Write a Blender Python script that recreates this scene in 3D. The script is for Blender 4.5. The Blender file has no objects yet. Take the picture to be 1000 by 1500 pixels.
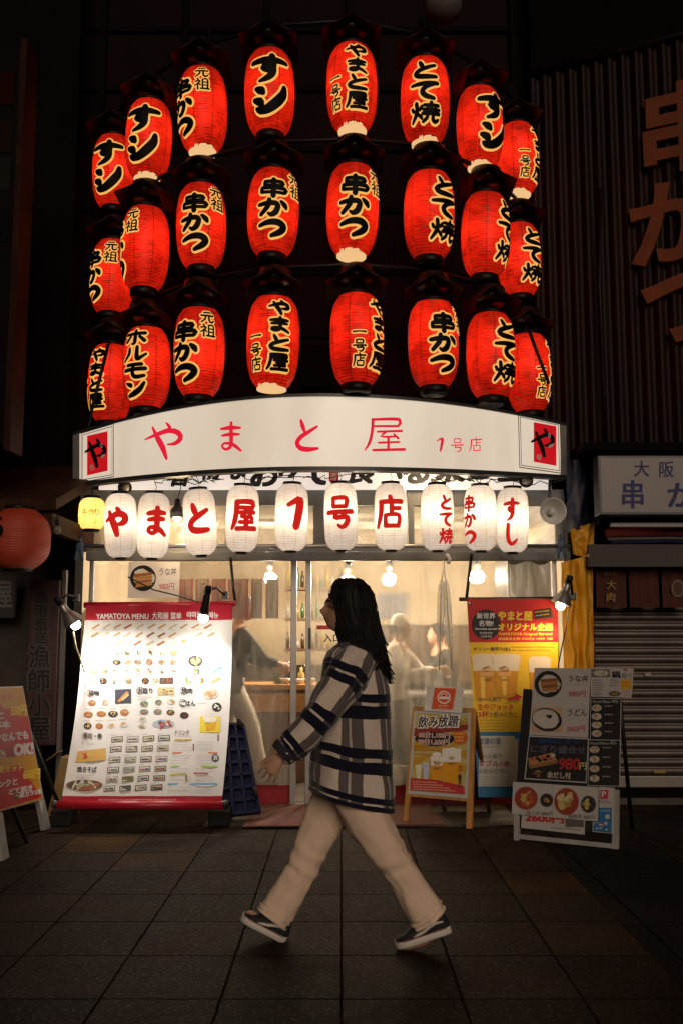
import bpy, bmesh, math, random
from mathutils import Vector, Matrix, noise
R = math.radians
rng = random.Random(7)
C = bpy.context.scene.collection
S = bpy.context.scene

# ------------------------------------------------------------------ camera
F, CAMH, TILT = 1458.0, 1.32, math.atan(185/1458.0)
cam = bpy.data.objects.new('camera', bpy.data.cameras.new('camera'))
C.objects.link(cam)
cam.data.sensor_fit = 'VERTICAL'; cam.data.sensor_height = 36.0; cam.data.lens = F/1500*36
cam.data.clip_end = 500; cam.data.clip_start = .05
cam.location = (0, 0, CAMH); cam.rotation_euler = (R(90)+TILT, 0, 0)
S.camera = cam

# ------------------------------------------------------------------ world, exposure
W_ = bpy.data.worlds.new("World"); S.world = W_; W_.use_nodes = True
nt = W_.node_tree; nt.nodes.clear()
sky = nt.nodes.new('ShaderNodeTexSky'); sky.sky_type = 'NISHITA'; sky.sun_disc = False
sky.sun_elevation = R(18.0); sky.sun_rotation = R(190); sky.air_density = 1.6; sky.dust_density = 4.0
bg = nt.nodes.new('ShaderNodeBackground'); bg.inputs[1].default_value = 0.0016
wo = nt.nodes.new('ShaderNodeOutputWorld')
nt.links.new(sky.outputs[0], bg.inputs[0]); nt.links.new(bg.outputs[0], wo.inputs[0])
S.view_settings.view_transform = 'Standard'; S.view_settings.look = 'None'
S.view_settings.exposure = 0.0; S.view_settings.gamma = 1.0
cy = S.cycles
cy.use_denoising = True; cy.use_light_tree = True
cy.max_bounces = 8; cy.diffuse_bounces = 3; cy.glossy_bounces = 3; cy.transmission_bounces = 5
cy.transparent_max_bounces = 24; cy.sample_clamp_indirect = 4.0; cy.caustics_reflective = False; cy.caustics_refractive = False
sd = bpy.data.lights.new('night_glow', 'SUN'); sd.energy = 0.92; sd.angle = R(28); sd.color = (1.0, .80, .62)
so = bpy.data.objects.new('night_glow', sd); C.objects.link(so); so.rotation_euler = (R(72), 0, R(10)); so.location = (0, -5, 6)

# ------------------------------------------------------------------ projection helpers
cT, sT = math.cos(TILT), math.sin(TILT)
def ray(px, py):
    dx = (px-500)/F; dy = (750-py)/F
    return Vector((dx, cT-dy*sT, sT+dy*cT))
def at(px, py, Y):
    r = ray(px, py); s = Y/r.y
    return Vector((r.x*s, Y, CAMH+r.z*s))
def ground(px, py, z=0.0):
    r = ray(px, py); s = (z-CAMH)/r.z
    return Vector((r.x*s, r.y*s, z))
def on_plane(px, py, P, N):
    r = ray(px, py); o = Vector((0, 0, CAMH))
    return o + r*((P-o).dot(N)/r.dot(N))
def mpp(p):                                   # metres per photo pixel at p
    return (p.y*cT+(p.z-CAMH)*sT)/F

# ------------------------------------------------------------------ materials
MC = {}
def nd(t, typ, **kw):
    n = t.nodes.new(typ)
    for k, v in kw.items(): setattr(n, k, v)
    return n
def mat(name, col, rough=.6, metal=0., var=.15, vscale=6., bump=0., bscale=40., spec=.5, stretch=None, emit=None, estr=0.):
    if name in MC: return MC[name]
    m = bpy.data.materials.new(name); m.use_nodes = True; t = m.node_tree
    b = t.nodes['Principled BSDF']; L = t.links.new
    b.inputs['Roughness'].default_value = rough; b.inputs['Metallic'].default_value = metal
    b.inputs['Specular IOR Level'].default_value = spec
    tc = nd(t, 'ShaderNodeTexCoord'); mp = nd(t, 'ShaderNodeMapping')
    if stretch: mp.inputs['Scale'].default_value = stretch
    L(tc.outputs['Object'], mp.inputs[0])
    no = nd(t, 'ShaderNodeTexNoise'); no.inputs['Scale'].default_value = vscale; no.inputs['Detail'].default_value = 5
    L(mp.outputs[0], no.inputs['Vector'])
    ra = nd(t, 'ShaderNodeValToRGB'); e = ra.color_ramp.elements
    e[0].position = .3; e[1].position = .72
    e[0].color = tuple(max(0, c*(1-var)) for c in col[:3])+(1,); e[1].color = tuple(min(1, c*(1+var)) for c in col[:3])+(1,)
    L(no.outputs['Fac'], ra.inputs[0]); L(ra.outputs[0], b.inputs['Base Color'])
    if bump:
        n2 = nd(t, 'ShaderNodeTexNoise'); n2.inputs['Scale'].default_value = bscale; n2.inputs['Detail'].default_value = 4
        L(mp.outputs[0], n2.inputs['Vector'])
        bu = nd(t, 'ShaderNodeBump'); bu.inputs['Strength'].default_value = bump; bu.inputs['Distance'].default_value = .01
        L(n2.outputs['Fac'], bu.inputs['Height']); L(bu.outputs[0], b.inputs['Normal'])
    if emit:
        b.inputs['Emission Color'].default_value = tuple(emit)+(1,); b.inputs['Emission Strength'].default_value = estr
    MC[name] = m
    return m
def ink(col):                                  # printed colour (paper / vinyl print)
    return mat('ink_%02d_%02d_%02d' % tuple(int(c*99) for c in col), col, .55, var=.05, vscale=30., spec=.3)
def emis(name, col, st, sample=True):
    if name in MC: return MC[name]
    m = bpy.data.materials.new(name); m.use_nodes = True; t = m.node_tree; t.nodes.clear()
    o = nd(t, 'ShaderNodeOutputMaterial'); e = nd(t, 'ShaderNodeEmission')
    e.inputs[0].default_value = tuple(col)+(1,); e.inputs[1].default_value = st
    t.links.new(e.outputs[0], o.inputs[0])
    if not sample: m.cycles.emission_sampling = 'NONE'
    MC[name] = m
    return m

# ------------------------------------------------------------------ mesh building
WO = {}                                        # world origin of every object
class MB:
    def __init__(s): s.v = []; s.f = []; s.mi = []; s.mats = []; s.sm = []; s.uv = {}
    def m(s, mt):
        if mt not in s.mats: s.mats.append(mt)
        return s.mats.index(mt)
    def add(s, vs, fs, mt=None, smooth=False):
        n = len(s.v); s.v += [Vector(p) for p in vs]
        k = s.m(mt) if mt else 0
        for f in fs: s.f.append([i+n for i in f]); s.mi.append(k); s.sm.append(smooth)
        return s
    def box(s, c, size, mt=None, rot=None, bev=0.):
        c = Vector(c); hx, hy, hz = (d/2 for d in size)
        if bev:
            b = min(bev, hx*.49, hy*.49, hz*.49); vs = []; 
            for sz in (-1, 1):
                for q in ((hx-b, hy, hz-b), (hx, hy-b, hz-b)): pass
            bm = bmesh.new(); bmesh.ops.create_cube(bm, size=1.)
            for v in bm.verts: v.co = Vector((v.co.x*size[0], v.co.y*size[1], v.co.z*size[2]))
            bmesh.ops.bevel(bm, geom=bm.edges[:], offset=b, segments=2, affect='EDGES', profile=.6)
            vs = [v.co.copy() for v in bm.verts]; bm.verts.index_update(); fs = [[v.index for v in f.verts] for f in bm.faces]; bm.free()
        else:
            vs = [Vector((x, y, z)) for z in (-hz, hz) for y in (-hy, hy) for x in (-hx, hx)]
            fs = [[0, 2, 3, 1], [4, 5, 7, 6], [0, 1, 5, 4], [2, 6, 7, 3], [0, 4, 6, 2], [1, 3, 7, 5]]
        if rot is not None: vs = [rot @ v for v in vs]
        return s.add([v+c for v in vs], fs, mt)
    def mm(s, a, b, mt=None, bev=0.):
        a = Vector(a); b = Vector(b)
        return s.box((a+b)/2, [abs(b[i]-a[i]) for i in range(3)], mt, None, bev)
    def pbox(s, x0, y0, x1, y1, Y, d, mt=None, bev=0.):
        a = at(x0, (y0+y1)/2, Y); b = at(x1, (y0+y1)/2, Y); t = at((x0+x1)/2, y0, Y); u = at((x0+x1)/2, y1, Y)
        return s.mm((a.x, Y, u.z), (b.x, Y+d, t.z), mt, bev)
    def tube(s, pts, r, n=8, mt=None, cap=True, smooth=True, ell=None, up=None):
        pts = [Vector(p) for p in pts]; N = len(pts)
        if not isinstance(r, (list, tuple)): r = [r]*N
        rings = []; prev = None
        for i, p in enumerate(pts):
            d = (pts[min(i+1, N-1)]-pts[max(i-1, 0)])
            d = d.normalized() if d.length > 1e-9 else Vector((0, 0, 1))
            if prev is None:
                a = Vector(up) if up else (Vector((0, 1, 0)) if abs(d.y) < .9 else Vector((1, 0, 0)))
            else: a = prev
            x = (a-d*a.dot(d)).normalized(); y = d.cross(x); prev = x
            e = ell[i] if ell else 1.
            rings.append([p+(x*math.cos(2*math.pi*k/n)*e+y*math.sin(2*math.pi*k/n))*r[i] for k in range(n)])
        return s.loft(rings, mt, cap, smooth)
    def loft(s, rings, mt=None, cap=True, smooth=True, closed=True):
        n = len(rings[0]); vs = [p for q in rings for p in q]; fs = []
        for i in range(len(rings)-1):
            for k in range(n if closed else n-1):
                a = i*n+k; b = i*n+(k+1) % n
                fs.append([a, b, b+n, a+n])
        if cap: fs.append(list(range(n))[::-1]); fs.append([(len(rings)-1)*n+k for k in range(n)])
        return s.add(vs, fs, mt, smooth)
    def lathe(s, prof, c=(0, 0, 0), n=24, mt=None, axis=None, cap=True):
        c = Vector(c); q = axis.to_track_quat('Z', 'Y') if axis is not None else None
        rings = []
        for r, z in prof:
            ring = [Vector((r*math.cos(2*math.pi*k/n), r*math.sin(2*math.pi*k/n), z)) for k in range(n)]
            if q: ring = [q @ p for p in ring]
            rings.append([p+c for p in ring])
        return s.loft(rings, mt, cap)
    def sphere(s, c, r, mt=None, n=16, sc=(1, 1, 1)):
        pr = [(math.sin(math.pi*i/(n//2)), -math.cos(math.pi*i/(n//2))) for i in range(n//2+1)]
        rings = [[Vector(c)+Vector((max(a, .01)*r*sc[0]*math.cos(2*math.pi*k/n), max(a, .01)*r*sc[1]*math.sin(2*math.pi*k/n), b*r*sc[2])) for k in range(n)] for a, b in pr]
        return s.loft(rings, mt)
    def grid(s, fn, nu, nv, mt=None, smooth=True):
        vs = [fn(i/nu, j/nv) for j in range(nv+1) for i in range(nu+1)]
        fs = [[j*(nu+1)+i, j*(nu+1)+i+1, (j+1)*(nu+1)+i+1, (j+1)*(nu+1)+i] for j in range(nv) for i in range(nu)]
        n0 = len(s.f); s.add(vs, fs, mt, smooth)
        for j in range(nv):
            for i in range(nu):
                s.uv[n0+j*nu+i] = [(i/nu, j/nv), ((i+1)/nu, j/nv), ((i+1)/nu, (j+1)/nv), (i/nu, (j+1)/nv)]
        return s
    def mesh(s, name, org=Vector((0, 0, 0))):
        me = bpy.data.meshes.new(name)
        me.from_pydata([p-org for p in s.v], [], s.f)
        for mt in s.mats: me.materials.append(mt)
        me.polygons.foreach_set('material_index', s.mi)
        me.polygons.foreach_set('use_smooth', s.sm)
        if s.uv:
            ul = me.uv_layers.new(name='UVMap')
            for p in me.polygons:
                if p.index in s.uv:
                    for li, q in zip(p.loop_indices, s.uv[p.index]): ul.data[li].uv = q
        me.update()
        return me
    def build(s, name, parent=None, mt=None, org=None):
        if mt: s.mats = [mt]; s.mi = [0]*len(s.f)
        o0 = WO[parent.name] if parent else (Vector(org) if org is not None else Vector((0, 0, 0)))
        o = bpy.data.objects.new(name, s.mesh(name, o0)); C.objects.link(o)
        if parent: o.parent = parent
        else: o.location = o0
        WO[o.name] = o0
        return o
def thing(name, label, cat, loc=(0, 0, 0), group=None):
    o = bpy.data.objects.new(name, None); C.objects.link(o); o.location = loc; o.empty_display_size = .1
    WO[o.name] = Vector(loc)
    return tag(o, label, cat, group)
def tag(o, label, cat, group=None):
    o['label'] = label; o['category'] = cat
    if group: o['group'] = group
    return o
def struct(o, kind='structure'): o['kind'] = kind; return o
def lamp(name, parent, loc, energy, col, typ='POINT', radius=.04, aim=None, size=R(100), blend=.6):
    d = bpy.data.lights.new(name, typ); d.energy = energy; d.color = col; d.shadow_soft_size = radius
    o = bpy.data.objects.new(name, d); C.objects.link(o)
    o.parent = parent; o.location = Vector(loc)-WO[parent.name]
    if typ == 'SPOT':
        d.spot_size = size; d.spot_blend = blend
        o.rotation_euler = (Vector(aim)-Vector(loc)).to_track_quat('-Z', 'Y').to_euler()
    return o

# ------------------------------------------------------------------ lettering: type
TX = {}
def type_mesh(txt, bold=0.):
    k = (txt, bold)
    if k in TX: return TX[k]
    cu = bpy.data.curves.new('type', 'FONT'); cu.body = txt; cu.size = 1; cu.resolution_u = 3; cu.offset = bold
    o = bpy.data.objects.new('type', cu); C.objects.link(o)
    dg = bpy.context.evaluated_depsgraph_get(); dg.update()
    me = bpy.data.meshes.new_from_object(o.evaluated_get(dg))
    vs = [(v.co.x, v.co.y) for v in me.vertices]; fs = [list(p.vertices) for p in me.polygons]
    bpy.data.objects.remove(o); bpy.data.curves.remove(cu); bpy.data.meshes.remove(me)
    xs = [a for a, b in vs]; ys = [b for a, b in vs]
    TX[k] = (vs, fs, (min(xs), max(xs), min(ys), max(ys)))
    return TX[k]

# ------------------------------------------------------------------ lettering: brush strokes (100 x 100 box, x right, y down, width)
G = {
 'や': '10,48,7 35,36,12 62,26,14 82,32,15 86,46,14 74,58,12 58,60,7|56,8,8 63,18,12 58,28,8|26,18,8 36,42,14 48,68,15 56,95,10',
 'ま': '18,26,9 50,22,13 82,22,9|22,46,9 50,42,12 78,42,9|52,6,10 52,40,12 52,66,12 48,82,11 34,88,10 22,80,9 28,70,9 48,70,11 66,78,12 84,92,9',
 'と': '32,8,9 38,26,13 44,42,9|84,26,9 56,42,12 32,56,13 20,72,13 30,87,14 56,91,14 86,88,10',
 '屋': '22,12,10 82,12,12 80,30,10|22,30,9 80,30,10|24,12,11 22,45,11 16,75,11 6,95,7|34,45,9 88,43,10|54,45,9 42,58,9 76,58,9|70,51,8 80,63,10|36,75,9 82,73,9|58,60,10 58,92,10|24,95,10 94,93,11',
 'す': '6,27,10 50,22,14 96,24,9|57,4,11 58,30,13 57,50,13 45,60,11 34,50,10 43,40,10 57,46,12 57,70,12 45,88,11 26,98,6',
 'シ': '16,14,8 28,22,15 34,32,9|10,52,9 24,60,15 28,70,11 24,80,9|88,6,9 84,34,15 66,64,17 44,84,15 22,88,11 14,80,7',
 'し': '30,6,11 27,50,13 33,82,14 56,93,13 86,74,7',
 '串': '22,15,9 22,37,9|22,15,10 78,15,11 76,37,9|22,37,9 76,37,9|13,52,9 13,76,9|13,52,10 87,52,11 85,76,9|13,76,9 85,76,9|50,1,12 50,99,12',
 'か': '6,36,10 40,28,13 62,30,13 65,50,13 57,80,14 44,91,12 35,82,6|38,7,10 34,46,12 12,90,10|76,16,9 88,33,14 93,49,9',
 'つ': '6,38,9 40,22,14 72,22,16 89,44,17 76,70,15 46,90,9',
 'て': '8,23,9 50,18,13 90,13,11|82,16,10 52,36,12 42,58,13 52,80,14 78,91,11',
 '焼': '22,6,10 24,40,11 18,66,11 3,95,7|7,30,8 12,44,10|40,22,8 32,40,9|26,58,8 36,72,10 39,80,8|46,18,9 94,16,10|70,3,10 70,37,10|44,38,9 98,36,9|58,28,8 58,47,8|84,26,8 84,47,8|42,57,10 98,55,11|60,58,9 56,78,10 42,95,8|78,58,10 78,84,11 88,92,11 98,82,8',
 '元': '26,14,10 76,12,10|6,39,11 94,37,12|38,40,10 34,66,11 8,94,8|62,40,11 62,78,12 76,91,12 96,76,8',
 '祖': '22,3,10 28,14,10|6,27,9 40,25,9 24,48,9 4,64,7|25,44,9 25,97,10|32,48,8 43,60,9|56,10,9 56,88,9|56,10,9 88,10,10 88,88,10|56,35,8 88,35,8|56,61,8 88,61,8|43,91,10 99,91,11',
 '一': '6,55,14 50,48,11 94,50,15',
 '号': '28,7,9 28,33,9|28,7,9 74,7,10 72,33,9|28,33,9 72,33,9|6,51,10 96,48,11|40,51,9 34,67,10 76,65,11 74,85,11 58,97,9 45,90,6',
 '店': '50,1,9 54,12,10|14,18,10 94,16,11|18,18,11 16,55,11 3,96,8|56,24,9 56,57,9|56,39,9 86,37,9|34,59,8 34,93,9|34,59,8 82,59,9 80,93,9|34,92,9 80,92,9',
 '1': '30,26,9 54,14,12 72,10,17 68,50,17 58,94,14',
 'ホ': '8,28,10 92,24,11|50,3,11 50,86,12 40,94,7|30,44,9 13,78,11|68,44,9 89,76,12',
 'ル': '30,14,9 28,50,11 6,93,8|62,7,10 62,84,13 78,74,10 96,54,7',
 'モ': '22,14,10 80,12,11|8,44,11 94,40,12|48,14,10 44,70,12 58,91,12 90,84,10',
 'ン': '13,18,9 34,33,14|90,18,9 72,58,15 44,82,15 10,95,9',
}
def strokes(ch):
    return [[tuple(float(q) for q in p.split(',')) for p in st.split()] for st in G[ch].split('|')]
def spline(p, step=7.):
    out = []
    for i in range(len(p)-1):
        a = p[max(i-1, 0)]; b = p[i]; c = p[i+1]; d = p[min(i+2, len(p)-1)]
        k = max(2, int(math.hypot(c[0]-b[0], c[1]-b[1])/step))
        # sharp corners stay sharp
        for j in range(k):
            t = j/k
            out.append(tuple(.5*((2*b[q])+(c[q]-a[q])*t+(2*a[q]-5*b[q]+4*c[q]-d[q])*t*t+(3*b[q]-a[q]-3*c[q]+d[q])*t*t*t) for q in range(3)))
    out.append(p[-1])
    return out
TAPER = [1.0]
def ribbon(st, sx, sy, wk, grow):
    """one brush stroke -> list of (left, mid, right) in metres; x right, y up, centred box; grow widens it"""
    pts = [((x-50)*sx/100, (50-y)*sy/100, (w/13.)**TAPER[0]*13*wk/2+grow) for x, y, w in spline(st)]
    rows = []; N = len(pts)
    for i, (x, y, w) in enumerate(pts):
        a = pts[max(i-1, 0)]; b = pts[min(i+1, N-1)]
        d = Vector((b[0]-a[0], b[1]-a[1]))
        d = d.normalized() if d.length > 1e-9 else Vector((1, 0))
        n = Vector((-d.y, d.x)); p = Vector((x, y))
        if i == 0:
            for e, q in ((-.85, .25), (-.55, .72)): rows.append((p+d*w*e+n*w*q, p+d*w*e, p+d*w*e-n*w*q))
        rows.append((p+n*w, p, p-n*w))
        if i == N-1:
            for e, q in ((.5, .75), (.85, .25)): rows.append((p+d*w*e+n*w*q, p+d*w*e, p+d*w*e-n*w*q))
    return rows
def brush(mb, ch, cx, cyy, sx, sy, wk, mp, mt, off, grow=0., dz=.00015):
    """mp(u, v, off) -> world; u right, v up"""
    for k, st in enumerate(strokes(ch)):
        rows = ribbon(st, sx, sy, wk, grow)
        vs = [mp(cx+q.x, cyy+q.y, off+k*dz) for r in rows for q in r]
        fs = []
        for i in range(len(rows)-1):
            for j in (0, 1): fs.append([i*3+j, (i+1)*3+j, (i+1)*3+j+1, i*3+j+1])
        mb.add(vs, fs, mt, True)

# ------------------------------------------------------------------ flat print on a board (photo-pixel layout projected on the board's own plane)
class Print:
    U = .0007
    def __init__(s, mp): s.mp = mp; s.mb = MB()
    def poly(s, pts, col, L): s.mb.add([s.mp(x, y, L*s.U) for x, y in pts], [list(range(len(pts)))], ink(col)); return s
    def rect(s, x0, y0, x1, y1, col, L, sh=0., n=1):
        k = sh
        for i in range(n):
            a = y0+(y1-y0)*i/n; b = y0+(y1-y0)*(i+1)/n
            s.poly([(x0, a), (x1, a+k), (x1, b+k), (x0, b)], col, L)
        return s
    def ell(s, cx, cyy, rx, ry, col, L, n=20, jag=0., rot=0.):
        pts = []
        for i in range(n):
            a = 2*math.pi*i/n; q = 1+jag*(rng.random()-.5)
            x, y = rx*q*math.cos(a), ry*q*math.sin(a)
            pts.append((cx+x*math.cos(rot)-y*math.sin(rot), cyy+x*math.sin(rot)+y*math.cos(rot)))
        return s.poly(pts, col, L)
    def text(s, t, x, y, h, col, L, w=None, bold=.0, al='l', slope=0., shear=0., vert=False):
        if vert:
            hh = h/len(t)
            for i, ch in enumerate(t): s.text(ch, x, y+i*hh, hh*.9, col, L, w, bold, 'c')
            return s
        bold0 = bold; vs, fs, (a, b, c, d) = type_mesh(t, 0.)
        ky = h/(d-c); kx = ky if w is None else w/(b-a)
        W = (b-a)*kx; x0 = x - (W/2 if al == 'c' else W if al == 'r' else 0)
        reps = ((0, 0),) if bold0 < .012 else ((-1, -.6), (1, -.6), (-1, .6), (1, .6), (0, 0))
        for i, (ux, uy) in enumerate(reps):
            s.mb.add([s.mp(x0+(p-a+ux*bold0)*kx+shear*(q-c)*ky, y+(d-q+uy*bold0)*ky+slope*(x0+(p-a)*kx-x), (L+.12*i)*s.U) for p, q in vs], fs, ink(col))
        return s
    def scrib(s, x0, y0, x1, h, col, L, slope=0.):
        x = x0
        while x < x1:
            w = h*(.5+.5*rng.random()); yy = y0+slope*(x-x0)
            s.rect(x, yy+h*.1*rng.random(), x+w*.35, yy+h, col, L); s.rect(x+w*.35, yy+h*.4, x+w*.8, yy+h*.6, col, L)
            x += w+h*.25
        return s
    def dish(s, cx, cyy, rx, ry, plate, foods, L, n=9, rim=None):
        if rim: s.ell(cx, cyy, rx*1.08, ry*1.08, rim, L-.6)
        s.ell(cx, cyy, rx, ry, plate, L)
        for k in range(n):
            a = rng.random()*6.28; q = .62*math.sqrt(rng.random())
            s.ell(cx+rx*q*math.cos(a), cyy+ry*q*math.sin(a), rx*(.18+.2*rng.random()), ry*(.12+.18*rng.random()), rng.choice(foods), L+.5+.3*k, 9, .5, rng.random()*3)
        return s
    def stroke(s, ch, cx, cyy, sx, sy, wk, col, L, grow=0.):
        def mp(u, v, off): return s.mp(cx+u, cyy-v, off)
        brush(s.mb, ch, 0, 0, sx, sy, wk, mp, ink(col), L*s.U, grow, .0003); return s
    def quad(s, q, mt, L, n=10):
        a, b, c, d = [Vector(p) for p in q]
        def fn(u, v): p = (a.lerp(b, u)).lerp(d.lerp(c, u), v); return s.mp(p.x, p.y, L*s.U)
        s.mb.grid(fn, n, 2, mt, False); return s
    def build(s, name, parent): return s.mb.build(name, parent)
def plane_map(p0, p1, p2):
    """board plane through three world points; returns px -> world mapping with an offset towards the viewer"""
    N = (p1-p0).cross(p2-p0).normalized()
    if N.dot(Vector((0, 0, CAMH))-p0) < 0: N = -N
    def mp(x, y, off=0.): return on_plane(x, y, p0, N)+N*off
    mp.N = N
    return mp
def ymap(Y):
    def mp(x, y, off=0.): return at(x, y, Y)+Vector((0, -off, 0))
    return mp
WHITE, BLACK, RED, YEL, CREAM = (.78, .76, .73), (.012, .011, .011), (.55, .015, .02), (.85, .52, .02), (.75, .62, .42)
# ------------------------------------------------------------------ common materials
M_black = mat('black_paint', (.006, .005, .005), .45, spec=.25)
M_soot = mat('sooty_wall', (.003, .0021, .0019), .8, spec=.08, var=.4, vscale=3, bump=.3, bscale=20)
M_maroon = mat('maroon_panel', (.006, .0012, .001), .7, spec=.08, var=.4, vscale=2.5, bump=.15, bscale=15)
M_alu = mat('aluminium', (.42, .41, .40), .38, .85, var=.1, bump=.05, bscale=80)
M_steel = mat('dark_steel', (.07, .07, .072), .45, .6, bump=.05)
M_grey = mat('grey_frame', (.13, .135, .14), .5, .2, var=.2)
M_whitem = mat('white_metal', (.6, .59, .57), .4)
M_wood = mat('honey_wood', (.40, .19, .045), .45, var=.3, vscale=8, stretch=(4, 4, .6), bump=.1)
M_brown = mat('brown_wood', (.09, .038, .014), .55, var=.35, vscale=6, stretch=(1, 5, 5), bump=.15)
M_rubber = mat('black_rubber', (.015, .015, .016), .7)
M_cable = mat('black_cable', (.012, .012, .012), .5)

# ------------------------------------------------------------------ pavement
def paving(name, tw, th, ox, oy, base, dark=1., och=.94):
    m = bpy.data.materials.new(name); m.use_nodes = True; t = m.node_tree; L = t.links.new; b = t.nodes['Principled BSDF']
    tc = nd(t, 'ShaderNodeTexCoord'); sp = nd(t, 'ShaderNodeSeparateXYZ'); L(tc.outputs['Object'], sp.inputs[0])
    def ma(op, a, c=None):
        n = nd(t, 'ShaderNodeMath', operation=op)
        for i, q in enumerate((a, c)):
            if q is None: continue
            if isinstance(q, (int, float)): n.inputs[i].default_value = q
            else: L(q, n.inputs[i])
        return n.outputs[0]
    u = ma('DIVIDE', ma('SUBTRACT', sp.outputs[0], ox), tw); v = ma('DIVIDE', ma('SUBTRACT', sp.outputs[1], oy), th)
    nz = nd(t, 'ShaderNodeTexNoise'); nz.inputs['Scale'].default_value = 9.; nz.inputs['Detail'].default_value = 3; L(tc.outputs['Object'], nz.inputs['Vector'])
    wob = ma('MULTIPLY', ma('SUBTRACT', nz.outputs['Fac'], .5), .03)
    fu = ma('FRACT', ma('ADD', u, wob)); fv = ma('FRACT', ma('ADD', v, wob))
    eu = ma('MULTIPLY', ma('MINIMUM', fu, ma('SUBTRACT', 1., fu)), tw); ev = ma('MULTIPLY', ma('MINIMUM', fv, ma('SUBTRACT', 1., fv)), th)
    edge = ma('MINIMUM', eu, ev)
    mr = nd(t, 'ShaderNodeMapRange'); mr.inputs['From Min'].default_value = .002; mr.inputs['From Max'].default_value = .0065; L(edge, mr.inputs['Value'])
    cb = nd(t, 'ShaderNodeCombineXYZ'); L(ma('FLOOR', u), cb.inputs[0]); L(ma('FLOOR', v), cb.inputs[1])
    wn = nd(t, 'ShaderNodeTexWhiteNoise', noise_dimensions='3D'); L(cb.outputs[0], wn.inputs['Vector'])
    tr = nd(t, 'ShaderNodeValToRGB'); tr.color_ramp.interpolation = 'LINEAR'; e = tr.color_ramp.elements
    e[0].position = 0; e[0].color = tuple(c*.72*dark for c in base)+(1,); e[1].position = och-.01; e[1].color = tuple(c*1.25*dark for c in base)+(1,)
    q = e.new(min(och+.01, .999)); q.color = (base[0]*1.9, base[1]*1.5, base[2]*.8, 1)
    L(wn.outputs['Value'], tr.inputs[0])
    # stains and aggregate
    n1 = nd(t, 'ShaderNodeTexNoise'); n1.inputs['Scale'].default_value = 2.2; n1.inputs['Detail'].default_value = 8; n1.inputs['Roughness'].default_value = .65; L(tc.outputs['Object'], n1.inputs['Vector'])
    st = nd(t, 'ShaderNodeMapRange'); st.inputs['From Min'].default_value = .35; st.inputs['From Max'].default_value = .68; st.inputs['To Min'].default_value = .38; st.inputs['To Max'].default_value = 1.35; L(n1.outputs['Fac'], st.inputs['Value'])
    vo = nd(t, 'ShaderNodeTexVoronoi'); vo.inputs['Scale'].default_value = 150.; L(tc.outputs['Object'], vo.inputs['Vector'])
    hs = nd(t, 'ShaderNodeSeparateColor'); L(vo.outputs['Color'], hs.inputs[0])
    ag = nd(t, 'ShaderNodeMapRange'); ag.inputs['To Min'].default_value = .68; ag.inputs['To Max'].default_value = 1.35; L(hs.outputs[0], ag.inputs['Value'])
    f = ma('MULTIPLY', ma('MULTIPLY', st.outputs[0], ag.outputs[0]), ma('ADD', ma('MULTIPLY', mr.outputs[0], .36), .64))
    vm = nd(t, 'ShaderNodeVectorMath', operation='SCALE'); L(tr.outputs[0], vm.inputs[0]); L(f, vm.inputs['Scale']); L(vm.outputs[0], b.inputs['Base Color'])
    rr = nd(t, 'ShaderNodeMapRange'); rr.inputs['To Min'].default_value = .36; rr.inputs['To Max'].default_value = .66; L(n1.outputs['Fac'], rr.inputs['Value']); L(ma('ADD', rr.outputs[0], ma('ADD', .12, ma('MULTIPLY', ma('SUBTRACT', 1., mr.outputs[0]), .4))), b.inputs['Roughness'])
    L(ma('ADD', ma('MULTIPLY', mr.outputs[0], .035), ma('MULTIPLY', ma('GREATER_THAN', hs.outputs[2], .95), .22)), b.inputs['Specular IOR Level'])
    hh = ma('ADD', ma('ADD', ma('MULTIPLY', mr.outputs[0], .6), ma('MULTIPLY', hs.outputs[1], .35)), ma('MULTIPLY', wn.outputs['Value'], .3))
    bu = nd(t, 'ShaderNodeBump'); bu.inputs['Strength'].default_value = 1.0; bu.inputs['Distance'].default_value = .0034; L(hh, bu.inputs['Height']); L(bu.outputs[0], b.inputs['Normal'])
    return m
oy = ground(497, 1463.5).y
kerbY = ground(400, 1211).y
o = struct(MB().mm((-60, -60, -.2), (60, 60, 0), paving('pavement_stone', .445, .505, 0, oy, (.027, .0178, .0118), och=.955)).build('pavement'))
o = struct(MB().mm((1.30, -60, -.1), (60, kerbY+.5, .004), paving('side_paving_stone', .6, .9, .2, .3, (.0085, .0072, .006), och=.82)).build('side_path'))
M_conc = mat('threshold_concrete', (.05, .038, .027), .6, var=.4, vscale=5, bump=.3, bscale=60)
struct(MB().mm((at(300, 1200, 7.3).x, kerbY, -.1), (1.28, 8.3, .012), M_conc).build('threshold_slab'))

# ------------------------------------------------------------------ restaurant building
XL, XR = at(112, 1000, 8.2).x, at(834, 1000, 8.2).x
def zat(py, Y, px=470): return at(px, py, Y).z
shop = thing('restaurant_building', 'dark lantern-hung restaurant building with a brightly lit open front behind plastic curtains', 'building', (0, 8.3, 0))
mb = MB()
mb.mm((XL-.6, 9.15, 2.55), (XR+.2, 9.4, 11), M_maroon)
for z in [2.9+i*.62 for i in range(13)]: mb.mm((XL-.6, 9.11, z), (XR+.2, 9.148, z+.05), M_soot)
for x in [XL-.2+i*.8 for i in range(6)]: mb.mm((x, 9.06, 2.6), (x+.06, 9.108, 11), M_soot)
mb.build('upper_wall', shop)
MB().mm((XL-.02, 8.25, 2.42), (XR+.15, 9.148, 2.55), M_soot).build('canopy_deck', shop)
mb = MB()
mb.mm((XL-.22, 8.05, 0), (XL, 8.3, 2.42), M_soot); mb.build('pillar', shop)
mb = MB(); mb.mm((XR, 8.05, 0), (XR+.12, 8.3, 2.42), M_soot); mb.build('pillar', shop)
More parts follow.
